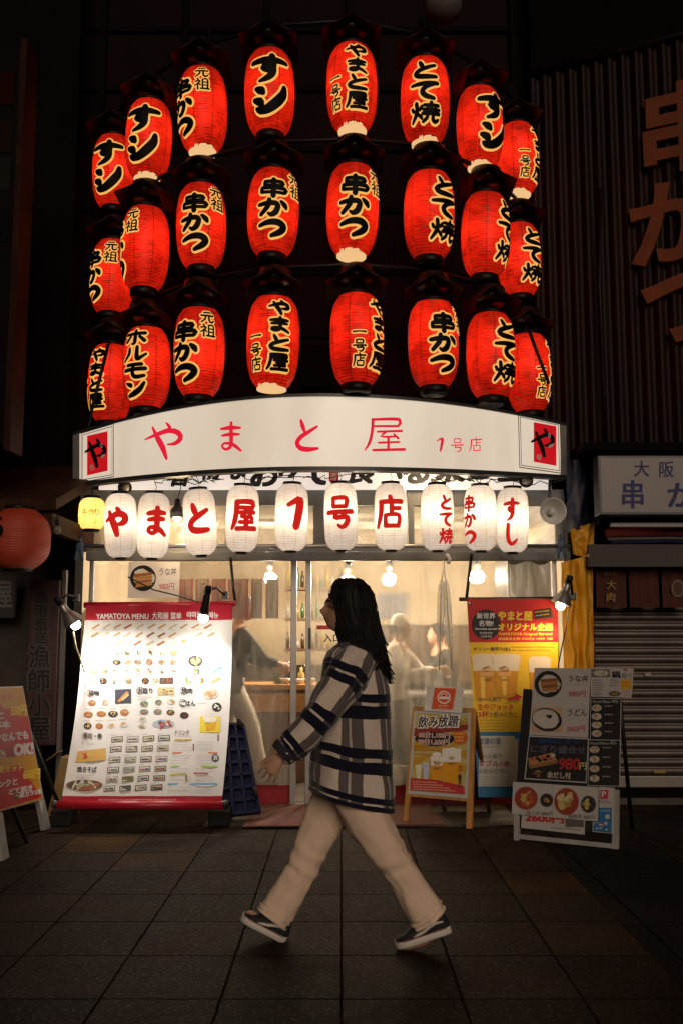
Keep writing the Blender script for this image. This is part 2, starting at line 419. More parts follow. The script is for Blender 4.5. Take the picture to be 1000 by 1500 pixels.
# interior shell
M_cream = mat('interior_wall', (.66, .55, .40), .7, var=.18, vscale=2.5, bump=.1)
M_ceil = mat('interior_ceiling', (.7, .6, .45), .7, var=.1)
M_ifloor = mat('interior_floor', (.05, .035, .025), .5, var=.2)
IB = 12.2
mb = MB(); mb.mm((XL-.1, IB, 0), (XR+.1, IB+.15, 2.9), M_cream)
mb.build('interior_wall', shop)
for xa, xb in ((XL-.2, XL-.05), (XR+.02, XR+.17)): MB().mm((xa, 8.31, 0), (xb, 9.41, 2.415), M_cream).mm((xa, 9.412, 0), (xb, IB, 2.9), M_cream).build('interior_wall', shop)
MB().mm((XL-.1, 9.45, 2.62), (XR+.1, IB, 2.75), M_ceil).mm((XL-.05, 8.3, 2.36), (XR+.02, 9.45, 2.415), M_ceil).build('interior_ceiling', shop)
MB().mm((XL-.04, IB-.03, .017), (XR+.015, IB-.002, 1.0), mat('darkening_wood', (.06, .04, .025), .5, var=.3)).build('darkening_board', shop)  # dark board added to darken the lower back wall
MB().mm((XL-.05, 8.25, .004), (XR+.02, IB, .016), M_ifloor).build('interior_floor', shop)
# frames: head beam, bar, transom, door posts, sill
Yb = 7.98
mb = MB(); mb.pbox(126, 808, 826, 821, Yb, .08, M_grey, .006); mb.build('head_beam', shop)
mb = MB(); y0 = at(470, 800, 7.72)
mb.tube([(at(112, 799, 7.72).x, 7.72, y0.z), (at(834, 799, 7.72).x, 7.72, y0.z)], .016, 10, M_alu); bar = mb.build('lantern_bar', shop)
mb = MB(); mb.pbox(118, 717, 826, 740, 8.12, .06, M_grey)
for x0, x1 in ((118, 130), (198, 206), (330, 337), (459, 479), (598, 606), (728, 738), (814, 826)): mb.pbox(x0, 740, x1, 808, 8.12, .05, M_grey)
mb.pbox(118, 797, 826, 808, 8.13, .04, M_grey); tf = mb.build('transom_frame', shop)
def plastic(name, dens, tint, wr=1., sc=(1, 1, 1), thru=.5, blur=0.):
    m = bpy.data.materials.new(name); m.use_nodes = True; t = m.node_tree; t.nodes.clear(); L = t.links.new
    o = nd(t, 'ShaderNodeOutputMaterial'); mx = nd(t, 'ShaderNodeMixShader'); tr = nd(t, 'ShaderNodeBsdfTransparent'); tr.inputs[0].default_value = (.93, .92, .9, 1)
    tl = nd(t, 'ShaderNodeBsdfTranslucent'); tl.inputs[0].default_value = tint+(1,); di = nd(t, 'ShaderNodeBsdfDiffuse'); di.inputs[0].default_value = tint+(1,)
    gl = nd(t, 'ShaderNodeBsdfGlossy'); gl.inputs['Roughness'].default_value = .18; gl.inputs[0].default_value = (.8, .8, .8, 1)
    a = nd(t, 'ShaderNodeMixShader'); a.inputs[0].default_value = thru; L(di.outputs[0], a.inputs[1]); L(tl.outputs[0], a.inputs[2])
    b2 = nd(t, 'ShaderNodeMixShader'); b2.inputs[0].default_value = .22; L(a.outputs[0], b2.inputs[1]); L(gl.outputs[0], b2.inputs[2])
    tc = nd(t, 'ShaderNodeTexCoord'); mp = nd(t, 'ShaderNodeMapping'); mp.inputs['Scale'].default_value = sc; L(tc.outputs['Object'], mp.inputs[0])
    n1 = nd(t, 'ShaderNodeTexNoise'); n1.inputs['Scale'].default_value = 4; n1.inputs['Detail'].default_value = 7; n1.inputs['Distortion'].default_value = 1.2; L(mp.outputs[0], n1.inputs[0])
    mr = nd(t, 'ShaderNodeMapRange'); mr.inputs['From Min'].default_value = .36; mr.inputs['From Max'].default_value = .72
    mr.inputs['To Min'].default_value = dens*.55; mr.inputs['To Max'].default_value = min(.95, dens*1.5); L(n1.outputs[0], mr.inputs['Value'])
    bu = nd(t, 'ShaderNodeBump'); bu.inputs['Strength'].default_value = wr; bu.inputs['Distance'].default_value = .03; L(n1.outputs[0], bu.inputs['Height'])
    L(bu.outputs[0], gl.inputs['Normal']); L(bu.outputs[0], tl.inputs['Normal']); L(bu.outputs[0], di.inputs['Normal'])
    L(mr.outputs[0], mx.inputs[0]); rf = nd(t, 'ShaderNodeBsdfRefraction'); rf.inputs['IOR'].default_value = 1.045; rf.inputs['Roughness'].default_value = .30; rf.inputs[0].default_value = (.95, .94, .92, 1)
    m3 = nd(t, 'ShaderNodeMixShader'); m3.inputs[0].default_value = blur; L(tr.outputs[0], m3.inputs[1]); L(rf.outputs[0], m3.inputs[2]); L(m3.outputs[0], mx.inputs[1]); L(b2.outputs[0], mx.inputs[2]); L(mx.outputs[0], o.inputs[0])
    return m
M_glass = plastic('frosted_pane', .55, (.75, .68, .55), .2)
mb = MB(); a = at(120, 800, 8.15); b = at(824, 735, 8.15)
mb.mm((a.x, 8.152, a.z), (b.x, 8.158, b.z), M_glass); mb.build('transom_pane', tf)
for x0, x1 in ((425, 434), (812, 819), (126, 133), (447, 455)): post = MB().pbox(x0, 821, x1, 1180, 8.1, .05, M_alu, .004).build('door_post', shop)
mb = MB(); mb.pbox(452, 920, 456, 950, 8.07, .03, M_steel, .003); mb.build('door_handle', post)
# red skirt and white kick panel at the foot of both curtains
M_skirt = mat('red_vinyl', (.36, .008, .012), .45, var=.1, bump=.08)
M_kick = mat('pale_vinyl', (.52, .46, .38), .4, var=.2, bump=.1)
for x0, x1 in ((345, 424), (456, 811)):
    MB().pbox(x0, 1150, x1, 1180, 8.17, .02, M_skirt).build('red_skirt', shop)
    MB().pbox(x0, 1122, x1, 1150, 8.175, .02, M_kick).build('pale_skirt', shop)

# plastic curtains
def curtain(name, label, x0, x1, y0, y1, Y, mt, seed, amp=.018):
    rr = random.Random(seed); ph = [rr.random()*6.3 for _ in range(4)]
    a = at(x0, y0, Y); b = at(x1, y0, Y); zb = at((x0+x1)/2, y1, Y).z
    def fn(u, v):
        d = amp*(math.sin(u*23+ph[0])+.6*math.sin(u*51+ph[1]+v*2)+.5*math.sin(u*9+ph[2]-v*3))*(.4+.6*v)
        sag = .03*abs(math.sin(u*math.pi*9))**2*(1-v)**6
        return Vector((a.x+(b.x-a.x)*u, Y+d, a.z+(zb-a.z)*v-sag))
    o = MB().grid(fn, 90, 24, mt).build(name)
    return tag(o, label, 'curtain')
M_pl1 = plastic('clear_vinyl', .17, (.75, .72, .66), 1., (2.6, 2.6, .5), blur=.45)
M_pl2 = plastic('hazy_vinyl', .36, (.78, .72, .62), 1., (2.2, 2.2, .35), blur=.68)
curtain('plastic_curtain', 'creased clear plastic curtain hanging behind the big menu banner', 134, 424, 822, 1150, 8.06, M_pl1, 3)
curtain('plastic_curtain', 'hazy clear plastic curtain on the sliding door, right of the narrow door gap', 456, 811, 822, 1150, 8.06, M_pl2, 5)

# ------------------------------------------------------------------ curved shop sign
CX = 468.
def Yb_(px): return 7.02+.86*((px-CX)/362.)**2
def stop(px): d = px-CX; return 577+(58 if d < 0 else 44)*(d/362.)**2
def sbot(px): d = px-CX; return 687+(25 if d < 0 else 13)*(d/362.)**2
def smap(px, py, off=0.): return at(px, py, Yb_(px)-.004-off)
sign = thing('shop_sign', 'long bow-fronted white backlit sign with red brush lettering above the shop front', 'sign', (at(CX, 687, 7.4).x, 7.4, zat(687, 7.4)))
m = bpy.data.materials.new('sign_acrylic'); m.use_nodes = True; t = m.node_tree; b = t.nodes['Principled BSDF']
b.inputs['Base Color'].default_value = (.6, .58, .54, 1); b.inputs['Roughness'].default_value = .35
tc = nd(t, 'ShaderNodeTexCoord'); n = nd(t, 'ShaderNodeTexNoise'); n.inputs['Scale'].default_value = 2.2; n.inputs['Detail'].default_value = 6
mp = nd(t, 'ShaderNodeMapping'); mp.inputs['Scale'].default_value = (1, 1, .35); t.links.new(tc.outputs['Object'], mp.inputs[0]); t.links.new(mp.outputs[0], n.inputs[0])
ra = nd(t, 'ShaderNodeValToRGB'); e = ra.color_ramp.elements; e[0].position = .3; e[0].color = (.82, .66, .50, 1); e[1].position = .65; e[1].color = (1, .84, .66, 1)
t.links.new(n.outputs[0], ra.inputs[0]); t.links.new(ra.outputs[0], b.inputs['Emission Color']); b.inputs['Emission Strength'].default_value = .60
M_sign = m
def sfn(u, v):
    px = 116+(821-116)*u; return smap(px, stop(px)+3+(sbot(px)-stop(px)-7)*v)
MB().grid(sfn, 64, 6, M_sign).build('sign_face', sign)
mb = MB()
for fn in (lambda p: (stop(p)-1, stop(p)+3), lambda p: (sbot(p)-4, sbot(p)+2)):
    rings = []
    for i in range(65):
        px = 107+(829-107)*i/64; y0, y1 = fn(px); f0 = at(px, y0, Yb_(px)-.02); f1 = at(px, y1, Yb_(px)-.02)
        rings.append([f0, f1, f1+Vector((0, .09, 0)), f0+Vector((0, .09, 0))])
    mb.loft(rings, M_steel, True, False)
mb.build('trim', sign)
for x0, x1 in ((107, 116.5), (820.5, 829)):
    rings = []
    for px in (x0, x1):
        f0 = at(px, stop(px)+3, Yb_(px)-.022); f1 = at(px, sbot(px)-4, Yb_(px)-.022); rings.append([f0, f1, f1+Vector((0, .09, 0)), f0+Vector((0, .09, 0))])
    MB().loft(rings, mat('end_cap', (.34, .33, .31), .4, .3), True, False).build('end_cap', sign)
rings = [[at(px, stop(px)+1, Yb_(px)+.075), at(px, sbot(px)-1, Yb_(px)+.075)] for px in [107+722*i/40 for i in range(41)]]
MB().loft(rings, M_soot, False, False, False).build('back_panel', sign)
M_sred = emis('sign_red', (.66, .012, .035), 1.15, False); M_sblk = mat('sign_black', (.012, .01, .01), .4)
mb = MB()
def sm(cx, cyy):
    return lambda u, v, off: smap(cx+u, cyy-v, off)
for ch, cx, cyy, sx, sy, wk in (('や', 240, 645, 68, 60, .50), ('ま', 338, 640, 44, 48, .50), ('と', 449, 637, 46, 52, .50), ('屋', 563, 635, 66, 54, .44)):
    TAPER[0] = 1.7; brush(mb, ch, 0, 0, sx, sy, wk, sm(cx, cyy), M_sred, .001)
for ch, cx, cyy in (('1', 643, 651), ('号', 669, 652), ('店', 696, 651)): brush(mb, ch, 0, 0, 19, 21, .2, sm(cx, cyy), M_sred, .001)
TAPER[0] = 1.0; mb.build('lettering', sign)
for (a, b_, c, d, rx0, rx1, ry) in (((119, 634), (167, 620), (167, 699), (119, 707), 128, 158, 665), ((758, 606), (820, 619.5), (822, 694), (760, 685), 781, 814, 650)):
    cx = sum(q[0] for q in (a, b_, c, d))/4; cyy = sum(q[1] for q in (a, b_, c, d))/4
    def sc(k): return [(cx+(x-cx)*k, cyy+(y-cyy)*k*1.0) for x, y in (a, b_, c, d)]
    s2 = (b_[1]-a[1])/(b_[0]-a[0]); s3 = (c[1]-d[1])/(c[0]-d[0])
    P = Print(smap); P.U = .0012; P.quad(sc(1.0), M_sblk, 1)
    P.quad(sc(.965), M_sign, 2); P.quad(sc(.91), M_sblk, 3); P.quad(sc(.885), M_sign, 4)
    sl = (s2+s3)/2
    q = [(rx0, ry-30+sl*(rx0-cx)), (rx1, ry-30+sl*(rx1-cx)), (rx1, ry+28+sl*(rx1-cx)), (rx0, ry+28+sl*(rx0-cx))]
    P.quad(q, emis('emblem_red', (.55, .008, .012), .95, False), 5)
    w = rx1-rx0; kx = (rx0+rx1)/2
    P.stroke('や', kx-w*.10, ry-2, w*1.22, 46, .44, BLACK, 6)
    P.ell(kx+w*.20, ry-12, 2.1, 3.2, (.8, .78, .74), 9); P.ell(kx+w*.20, ry-12, 1.0, 1.5, BLACK, 10)
    P.poly([(kx+w*.14, ry+5), (kx+w*.22, ry+1), (kx+w*.38, ry), (kx+w*.34, ry+4), (kx+w*.2, ry+6)], (.8, .78, .74), 9)
    P.text('旬', rx0+w*.12, ry+15, 9, (.8, .78, .74), 9, w=w*.2, bold=.03)
    P.build('emblem', sign)

# white calligraphy board under the sign
Yc = 8.02
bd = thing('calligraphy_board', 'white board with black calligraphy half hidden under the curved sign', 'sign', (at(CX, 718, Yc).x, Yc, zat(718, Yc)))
mb = MB(); mb.pbox(146, 655, 806, 717, Yc, .03, mat('glowing_white_board', (.75, .74, .72), .4, var=.06, emit=(1, .93, .84), estr=.62)); mb.build('board', bd)  # emission brightens the board, standing in for lamplight falling on it
P = Print(ymap(Yc-.003))
for t_, x, w, h, y in (('着', 245, 32, 44, 668), ('物', 292, 30, 40, 662), ('な', 330, 30, 40, 662), ('お', 372, 40, 44, 668), ('け', 410, 34, 40, 660), ('て', 445, 42, 42, 668), ('食', 512, 44, 44, 664), ('べ', 556, 34, 40, 662), ('る', 592, 38, 42, 666), ('楽', 640, 48, 46, 660), ('し', 690, 36, 40, 662), ('生', 735, 40, 42, 662)):
    P.text(t_, x+14, y, h, (.03, .035, .045), 1, w=w, bold=.035, al='c', shear=.25)
P.rect(482, 690, 496, 706, (.6, .05, .05), 1); P.text('寿', 484, 692, 12, WHITE, 2, w=10, bold=.02)
P.build('lettering', bd)
# ------------------------------------------------------------------ lantern paper
def paper(name, col, est, tcol, ribs, mott=.35, seams=8, hoop=.45):
    m = bpy.data.materials.new(name); m.use_nodes = True; t = m.node_tree; t.nodes.clear(); L = t.links.new
    o = nd(t, 'ShaderNodeOutputMaterial'); tc = nd(t, 'ShaderNodeTexCoord'); sp = nd(t, 'ShaderNodeSeparateXYZ'); L(tc.outputs['Object'], sp.inputs[0])
    oi = nd(t, 'ShaderNodeObjectInfo')
    ad = nd(t, 'ShaderNodeVectorMath', operation='ADD'); L(tc.outputs['Object'], ad.inputs[0]); L(oi.outputs['Location'], ad.inputs[1])
    n1 = nd(t, 'ShaderNodeTexNoise'); n1.inputs['Scale'].default_value = 7.; n1.inputs['Detail'].default_value = 6; L(ad.outputs[0], n1.inputs[0])
    mp = nd(t, 'ShaderNodeMapping'); mp.inputs['Scale'].default_value = (14, 14, 90); L(ad.outputs[0], mp.inputs[0])
    n2 = nd(t, 'ShaderNodeTexNoise'); n2.inputs['Scale'].default_value = 1.; n2.inputs['Detail'].default_value = 3; L(mp.outputs[0], n2.inputs[0])
    def ma(op, a, c=None):
        n = nd(t, 'ShaderNodeMath', operation=op)
        for i, q in enumerate((a, c)):
            if q is None: continue
            if isinstance(q, (int, float)): n.inputs[i].default_value = q
            else: L(q, n.inputs[i])
        return n.outputs[0]
    hp = ma('POWER', ma('ABSOLUTE', ma('SINE', ma('MULTIPLY', sp.outputs[2], ribs*math.pi))), 10.)   # bamboo hoops
    an = ma('ARCTAN2', sp.outputs[1], sp.outputs[0])
    sm_ = ma('POWER', ma('ABSOLUTE', ma('COSINE', ma('MULTIPLY', an, seams/2.))), 260.)                # paper seams
    f = ma('SUBTRACT', 1., ma('ADD', ma('MULTIPLY', hp, hoop), ma('MULTIPLY', sm_, hoop*1.1)))
    r1 = nd(t, 'ShaderNodeMapRange'); r1.inputs['From Min'].default_value = .3; r1.inputs['From Max'].default_value = .7; r1.inputs['To Min'].default_value = 1-mott; r1.inputs['To Max'].default_value = 1+mott; L(n1.outputs[0], r1.inputs['Value'])
    r2 = nd(t, 'ShaderNodeMapRange'); r2.inputs['From Min'].default_value = .3; r2.inputs['From Max'].default_value = .7; r2.inputs['To Min'].default_value = 1-mott*.9; r2.inputs['To Max'].default_value = 1+mott*.9; L(n2.outputs[0], r2.inputs['Value'])
    f = ma('MULTIPLY', ma('MULTIPLY', f, r1.outputs[0]), r2.outputs[0])
    em = nd(t, 'ShaderNodeEmission'); hr = nd(t, 'ShaderNodeValToRGB'); hr.color_ramp.elements[0].position = .32; hr.color_ramp.elements[1].position = .70
    hr.color_ramp.elements[0].color = (col[0]*.86, col[1]*.80, col[2]*.72, 1); hr.color_ramp.elements[1].color = (col[0], min(1, col[1]*(2.2 if col[1] < .1 else 1.04)), col[2]*1.6, 1); L(n2.outputs[0], hr.inputs[0]); L(hr.outputs[0], em.inputs[0]); L(ma('MULTIPLY', f, est), em.inputs[1])
    tl = nd(t, 'ShaderNodeBsdfTranslucent'); vs = nd(t, 'ShaderNodeVectorMath', operation='SCALE'); vs.inputs[0].default_value = tcol; L(f, vs.inputs['Scale']); L(vs.outputs[0], tl.inputs[0])
    gl = nd(t, 'ShaderNodeBsdfGlossy'); gl.inputs['Roughness'].default_value = .45; gl.inputs[0].default_value = (.35, .30, .30, 1)
    a1 = nd(t, 'ShaderNodeAddShader'); L(em.outputs[0], a1.inputs[0]); L(tl.outputs[0], a1.inputs[1])
    a2 = nd(t, 'ShaderNodeMixShader'); fr = nd(t, 'ShaderNodeFresnel'); fr.inputs[0].default_value = 1.5; L(fr.outputs[0], a2.inputs[0]); L(a1.outputs[0], a2.inputs[1]); L(gl.outputs[0], a2.inputs[2]); L(a2.outputs[0], o.inputs[0])
    return m
M_red = paper('red_lantern_paper', (1.0, .013, .005), .205, (.9, .028, .010), 50, .34, 8, .44)
M_wht = paper('white_lantern_paper', (1.0, .87, .70), .25, (.9, .78, .62), 56, .06, 8, .22)
M_yrim = emis('glowing_outline', (1.0, .50, .12), .92, False)
M_ink = mat('lantern_ink', (.004, .0035, .0035), .6, spec=.15)
M_hole = emis('glowing_paper_base', (1.0, .60, .27), .88, True)
M_hood = mat('hood_tin', (.016, .008, .005), .35, .2, var=.5, vscale=9, bump=.3, bscale=14)

RL, HL = .192, .66                              # red lantern: radius, height
def prof_red(z):                                 # radius at height z (0 = middle)
    k = z/(HL/2); ak = min(abs(k), 1)
    e = .27 if k > 0 else .33
    return RL*(1-e*ak**3.0 - .42*max(0, ak-.82) - (.05*ak if k < 0 else 0))
def lantern_body(mt, prof, H, n=36, nz=30):
    mb = MB(); mb.lathe([(prof(-H/2+H*i/nz), -H/2+H*i/nz) for i in range(nz+1)], n=n, mt=mt, cap=False); return mb
def lmap(prof, R0):
    def mp(u, v, off):
        a = u/R0; r = prof(max(-HL/2, min(HL/2, v)))+off
        return Vector((r*math.sin(a), -r*math.cos(a), v))
    return mp
def column(mb, txt, ang, top, bot, w, wk, rim, prof, R0, mi, mr_):
    h = (top-bot)/len(txt); mp = lmap(prof, R0)
    for i, ch in enumerate(txt):
        cyy = top-h*(i+.5); sx, sy = w, h*.92
        if ch == '一': sy = h*.5
        k = wk*(sx+sy)/200
        if rim: brush(mb, ch, ang*R0, cyy, sx, sy, k, mp, mr_, .0022, rim)
        brush(mb, ch, ang*R0, cyy, sx, sy, k, mp, mi, .0065)
KIND = {
 'sushi': [('すシ', 0,   .235, -.255, .30, 1.75, .017)],
 'kushikatsu': [('串かつ', 0,   .20, -.26, .225, 1.75, .016), ('元祖', R(54), .285, .075, .115, 1.35, .011)],
 'shop': [('やまと屋', 0,   .285, -.24, .20, 1.45, .015), ('一号店', R(-52), .06, -.24, .098, 1.4, .010)],
 'doteyaki': [('とて焼', 0,   .26, -.25, .24, 1.55, .016)],
 'horumon': [('ホルモン', 0,   .285, -.27, .21, 1.75, .015)],
}
LET = {}
for k, cols in KIND.items():
    mb = MB()
    for txt, ang, top, bot, w, wk, rim in cols: column(mb, txt, ang, top, bot, w, wk, rim, prof_red, RL, M_ink, M_yrim)
    LET[k] = mb.mesh('lettering')
me_body = lantern_body(M_red, prof_red, HL).mesh('paper_body')
rb, rt = prof_red(-HL/2), prof_red(HL/2)
me_top = MB().lathe([(rt+.004, 0), (rt+.006, .03), (rt-.012, .032), (rt-.02, .0)], (0, 0, HL/2-.008), 28, M_black).tube([(-rt, 0, HL/2+.02), (-rt*.5, 0, HL/2+.10), (0, 0, HL/2+.125), (rt*.5, 0, HL/2+.10), (rt, 0, HL/2+.02)], .004, 6, M_black).mesh('top_ring')
me_bot = MB().lathe([(rb+.004, .008), (rb+.004, -.045), (rb-.012, -.06), (rb-.03, -.062), (.006, -.05)], (0, 0, -HL/2), 28, M_black).mesh('bottom_ring')
mb = MB()                                        # torn base where the bare lining glows
rr = random.Random(4); n = 40; rings = []
for j in range(5):
    ring = []
    for i in range(n+1):
        a = R(-62)+R(124)*i/n; top = -HL/2+.014+.016*noise.noise(Vector((i*.45, 3, 0)))+.012*noise.noise(Vector((i*1.3, 9, 0)))
        top -= .028*(abs(i-n/2)/(n/2))**3
        z = -HL/2+(top+HL/2)*j/4; r = prof_red(z)+.0035; ring.append(Vector((r*math.sin(a), -r*math.cos(a), z)))
    rings.append(ring)
mb.loft(rings, M_hole, False, True, False)
mb.lathe([(rb+.003, 0), (rb+.002, -.012), (rb*.5, -.016), (.004, -.017)], (0, 0, -HL/2), 28, M_hole)
me_hole = mb.mesh('glowing_base')
mb = MB()                                        # little rain hood: gabled tin sheet on two hangers
hw, hd, hr = .215, .21, .11
for sgn in (-1, 1):
    def fn(u, v, sgn=sgn): return Vector((sgn*hw*u, -hd+2*hd*v, hr*(1-u)**1.1-.0*u))
    mb.grid(fn, 4, 4, M_hood, False)
    def fn2(u, v, sgn=sgn): return Vector((sgn*hw*u, -hd+2*hd*v, hr*(1-u)**1.1+.006))
    mb.grid(fn2, 4, 4, M_hood, False)
    mb.tube([(0, -hd, hr+.003), (sgn*hw*.5, -hd, hr*.46), (sgn*hw, -hd, .003)], .006, 6, M_black)
mb.lathe([(.13, .05), (.135, .10), (.12, .17), (.06, .20), (.01, .205)], (0, 0, 0), 20, M_hood)
me_hood = mb.mesh('rain_hood')
gl_bulb = bpy.data.lights.new('lantern_bulb', 'POINT'); gl_bulb.energy = 1.55; gl_bulb.color = (1, .75, .5); gl_bulb.shadow_soft_size = .035

def child(name, me, parent, rz=0., loc=(0, 0, 0)):
    o = bpy.data.objects.new(name, me); C.objects.link(o); o.parent = parent; o.rotation_euler = (0, 0, rz); o.location = loc
    return o
ORD = ['leftmost', 'second from left', 'third from left', 'fourth from left', 'fourth from right', 'third from right', 'second from right', 'rightmost']
YL = [8.45, 7.72, 7.28, 7.08, 7.02, 7.22, 7.66, 8.40]
ROWS = [('top', [(167, 255, 'sushi', -20, 0), (218, 208, 'sushi', -18, 1), (297, 165, 'kushikatsu', -56, 1), (395, 140, 'sushi', 0, 0), (515, 133, 'shop', 12, 1), (622, 152, 'doteyaki', 0, 1), (702, 190, 'sushi', 40, 1), (757, 236, 'shop', 72, 1)]),
        ('middle', [(165, 408, 'kushikatsu', -62, 0), (213, 367, 'kushikatsu', -90, 0), (295, 335, 'kushikatsu', -16, 0), (400, 315, 'kushikatsu', 0, 0), (516, 311, 'kushikatsu', 5, 1), (628, 318, 'doteyaki', 38, 0), (710, 347, 'doteyaki', 64, 0), (760, 383, 'doteyaki', 42, 0)]),
        ('bottom', [(162, 563, 'shop', -42, 0), (215, 541, 'horumon', -30, 0), (292, 518, 'kushikatsu', -36, 0), (400, 504, 'shop', 13, 1), (522, 500, 'shop', 58, 0), (634, 506, 'kushikatsu', 24, 0), (718, 523, 'doteyaki', 42, 0), (773, 548, 'shop', 88, 0)])]
WORD = {'sushi': 'sushi', 'kushikatsu': 'kushikatsu', 'shop': 'shop-name', 'doteyaki': 'doteyaki', 'horumon': 'horumon'}
tops = []
for rn, row in ROWS:
    line = []
    for i, (px, py, kind, th, hole) in enumerate(row):
        p = at(px, py, YL[i]); yaw = R(th)-math.atan((px-500)/F)
        base = 'torn glowing' if hole else 'dark'
        t = thing('red_lantern', 'red lantern lettered %s, %s base, %s in %s row' % (WORD[kind], base, ORD[i], rn), 'lantern', p, 'red paper lanterns in three rows above the sign')
        t.rotation_euler = (R(rng.uniform(-1.5, 1.5)), R(rng.uniform(-1.5, 1.5)), yaw)
        s_ = rng.uniform(.985, 1.015); t.scale = (s_, s_, s_*rng.uniform(.98, 1.02))
        child('paper_body', me_body, t, rng.uniform(0, .7)); child('lettering', LET[kind], t); child('top_ring', me_top, t)
        if hole: child('glowing_base', me_hole, t, -yaw+rng.uniform(-.3, .3))
        else: child('bottom_ring', me_bot, t)
        child('rain_hood', me_hood, t, -yaw, (0, 0, HL/2+.05))
        b_ = bpy.data.objects.new('bulb_light', gl_bulb); C.objects.link(b_); b_.parent = t; b_.location = (0, 0, rng.uniform(-.02, .09))
        line.append(p+Vector((0, 0, HL/2+.27)))
    tops.append(line)
rack = thing('lantern_rack', 'dark pipe rack curving behind and above the red lanterns', 'rack', (-.2, 8.6, 2.5))
for line in tops:
    MB().tube([(p.x, p.y+.05, p.z) for p in line], .018, 8, M_black).build('rail', rack)
for i in (0, 2, 5, 7):
    x, y = tops[2][i].x, tops[2][i].y+.28
    MB().tube([(x, y, 2.56), (tops[1][i].x, tops[1][i].y+.28, 4.0), (tops[0][i].x, tops[0][i].y+.28, tops[0][i].z+.3)], .02, 8, M_black).build('post', rack)
mb = MB()
for line in tops:
    for p in line[1:-1]: mb.tube([(p.x, p.y+.05, p.z), (p.x, 9.1, p.z+.25)], .010, 6, M_black)
mb.build('bracket', rack)
# unlit round lantern at the very top
p = at(648, 8, 7.2)
t = thing('round_lantern', 'unlit pale round lantern hanging at the very top of the facade', 'lantern', p)
MB().sphere(p, .15, mat('dull_paper', (.10, .085, .075), .7, var=.3), 24, (1, 1, .95)).build('paper_body', t)
MB().lathe([(.07, .13), (.075, .16), (.03, .17), (.005, .3)], p, 20, M_black).build('top_ring', t)
# dark loudspeaker boxes behind the bottom row
p = at(462, 540, 8.5)
t = thing('loudspeaker_box', 'dark boxy loudspeaker behind the middle of the bottom lantern row', 'loudspeaker', p)
M_spk = mat('speaker_black', (.003, .003, .003), .8, spec=.05)
MB().box(p, (.30, .25, .36), M_spk, None, .02).build('cabinet', t)
MB().box(p+Vector((0, -.13, 0)), (.26, .012, .32), M_spk, None, .004).build('grille', t)
# stay wires / straps running down over the outer lanterns
for (a, b, ya, yb, lab) in (((160, 500), (125, 640), 7.9, 7.9, 'dark diagonal strap across the leftmost bottom red lantern'), ((772, 478), (803, 562), 7.85, 7.85, 'dark diagonal strap across the rightmost bottom red lantern')):
    tag(MB().tube([at(a[0], a[1], ya), at((a[0]+b[0])/2, (a[1]+b[1])/2, (ya+yb)/2), at(b[0], b[1], yb)], .014, 8, M_black).build('support_strap'), lab, 'strap')

# ------------------------------------------------------------------ white lanterns in a row
RW, HW = .124, .50
def prof_w(z):
    k = z/(HW/2); ak = min(abs(k), 1)
    return RW*(1-.12*ak**3-.38*ak**9)
me_wb = lantern_body(M_wht, prof_w, HW, 32, 28).mesh('paper_body')
rw = prof_w(HW/2)
me_wt = MB().lathe([(rw+.008, -.006), (rw+.009, .014), (rw-.005, .016), (rw-.01, 0)], (0, 0, HW/2), 24, M_black).tube([(0, 0, HW/2), (.012, 0, HW/2+.05), (-.008, 0, HW/2+.10), (0, 0, HW/2+.16)], .003, 6, M_black).mesh('top_ring')
me_wbo = MB().lathe([(rw-.02, .008), (rw-.018, -.014), (rw-.03, -.016), (.004, -.010)], (0, 0, -HW/2), 24, M_black).mesh('bottom_ring')
M_wink = emis('red_lettering', (.74, .020, .014), .78, False)
wb = bpy.data.lights.new('white_lantern_bulb', 'POINT'); wb.energy = 1.35; wb.color = (1, .88, .70); wb.shadow_soft_size = .03
WL = [(177, 770, 'や', -18, -2), (225, 770, 'ま', 10, 1), (293, 765, 'と', -6, -4), (355, 760, '屋', 6, 1), (427, 758, '1', 8, 1), (499, 757, '号', -4, -1), (572, 757, '店', -3, 0), (640, 758, 'とて焼', 32, 0), (703, 759, '串かつ', -42, 0), (750, 762, 'すし', -4, 1)]
DES = {'や': 'large ya', 'ま': 'large ma', 'と': 'large to', '屋': 'large ya-house kanji', '1': 'large figure one', '号': 'large go kanji', '店': 'large shop kanji', 'とて焼': 'small vertical doteyaki', '串かつ': 'small vertical kushikatsu', 'すし': 'small vertical sushi'}
for px, py, txt, th, tilt in WL:
    Y = 7.34+.36*((px-468)/300.)**2
    p = at(px, py, Y); yaw = R(th)-math.atan((px-500)/F)
    t = thing('white_lantern', 'lit white paper lantern with red %s lettering, hanging under the sign' % DES[txt], 'lantern', p, 'white paper lanterns in a row under the sign')
    t.rotation_euler = (0, R(tilt), yaw)
    child('paper_body', me_wb, t, rng.uniform(0, .7)); child('top_ring', me_wt, t); child('bottom_ring', me_wbo, t)
    mb = MB()
    if len(txt) == 1: column(mb, txt, 0, .15, -.11, .20, 1.65, 0, prof_w, RW, M_wink, M_wink)
    else: column(mb, txt, 0, .165, -.215, .115, 1.6, 0, prof_w, RW, M_wink, M_wink)
    child('lettering', mb.mesh('lettering'), t)
    b_ = bpy.data.objects.new('bulb_light', wb); C.objects.link(b_); b_.parent = t; b_.location = (0, 0, rng.uniform(-.04, .05))
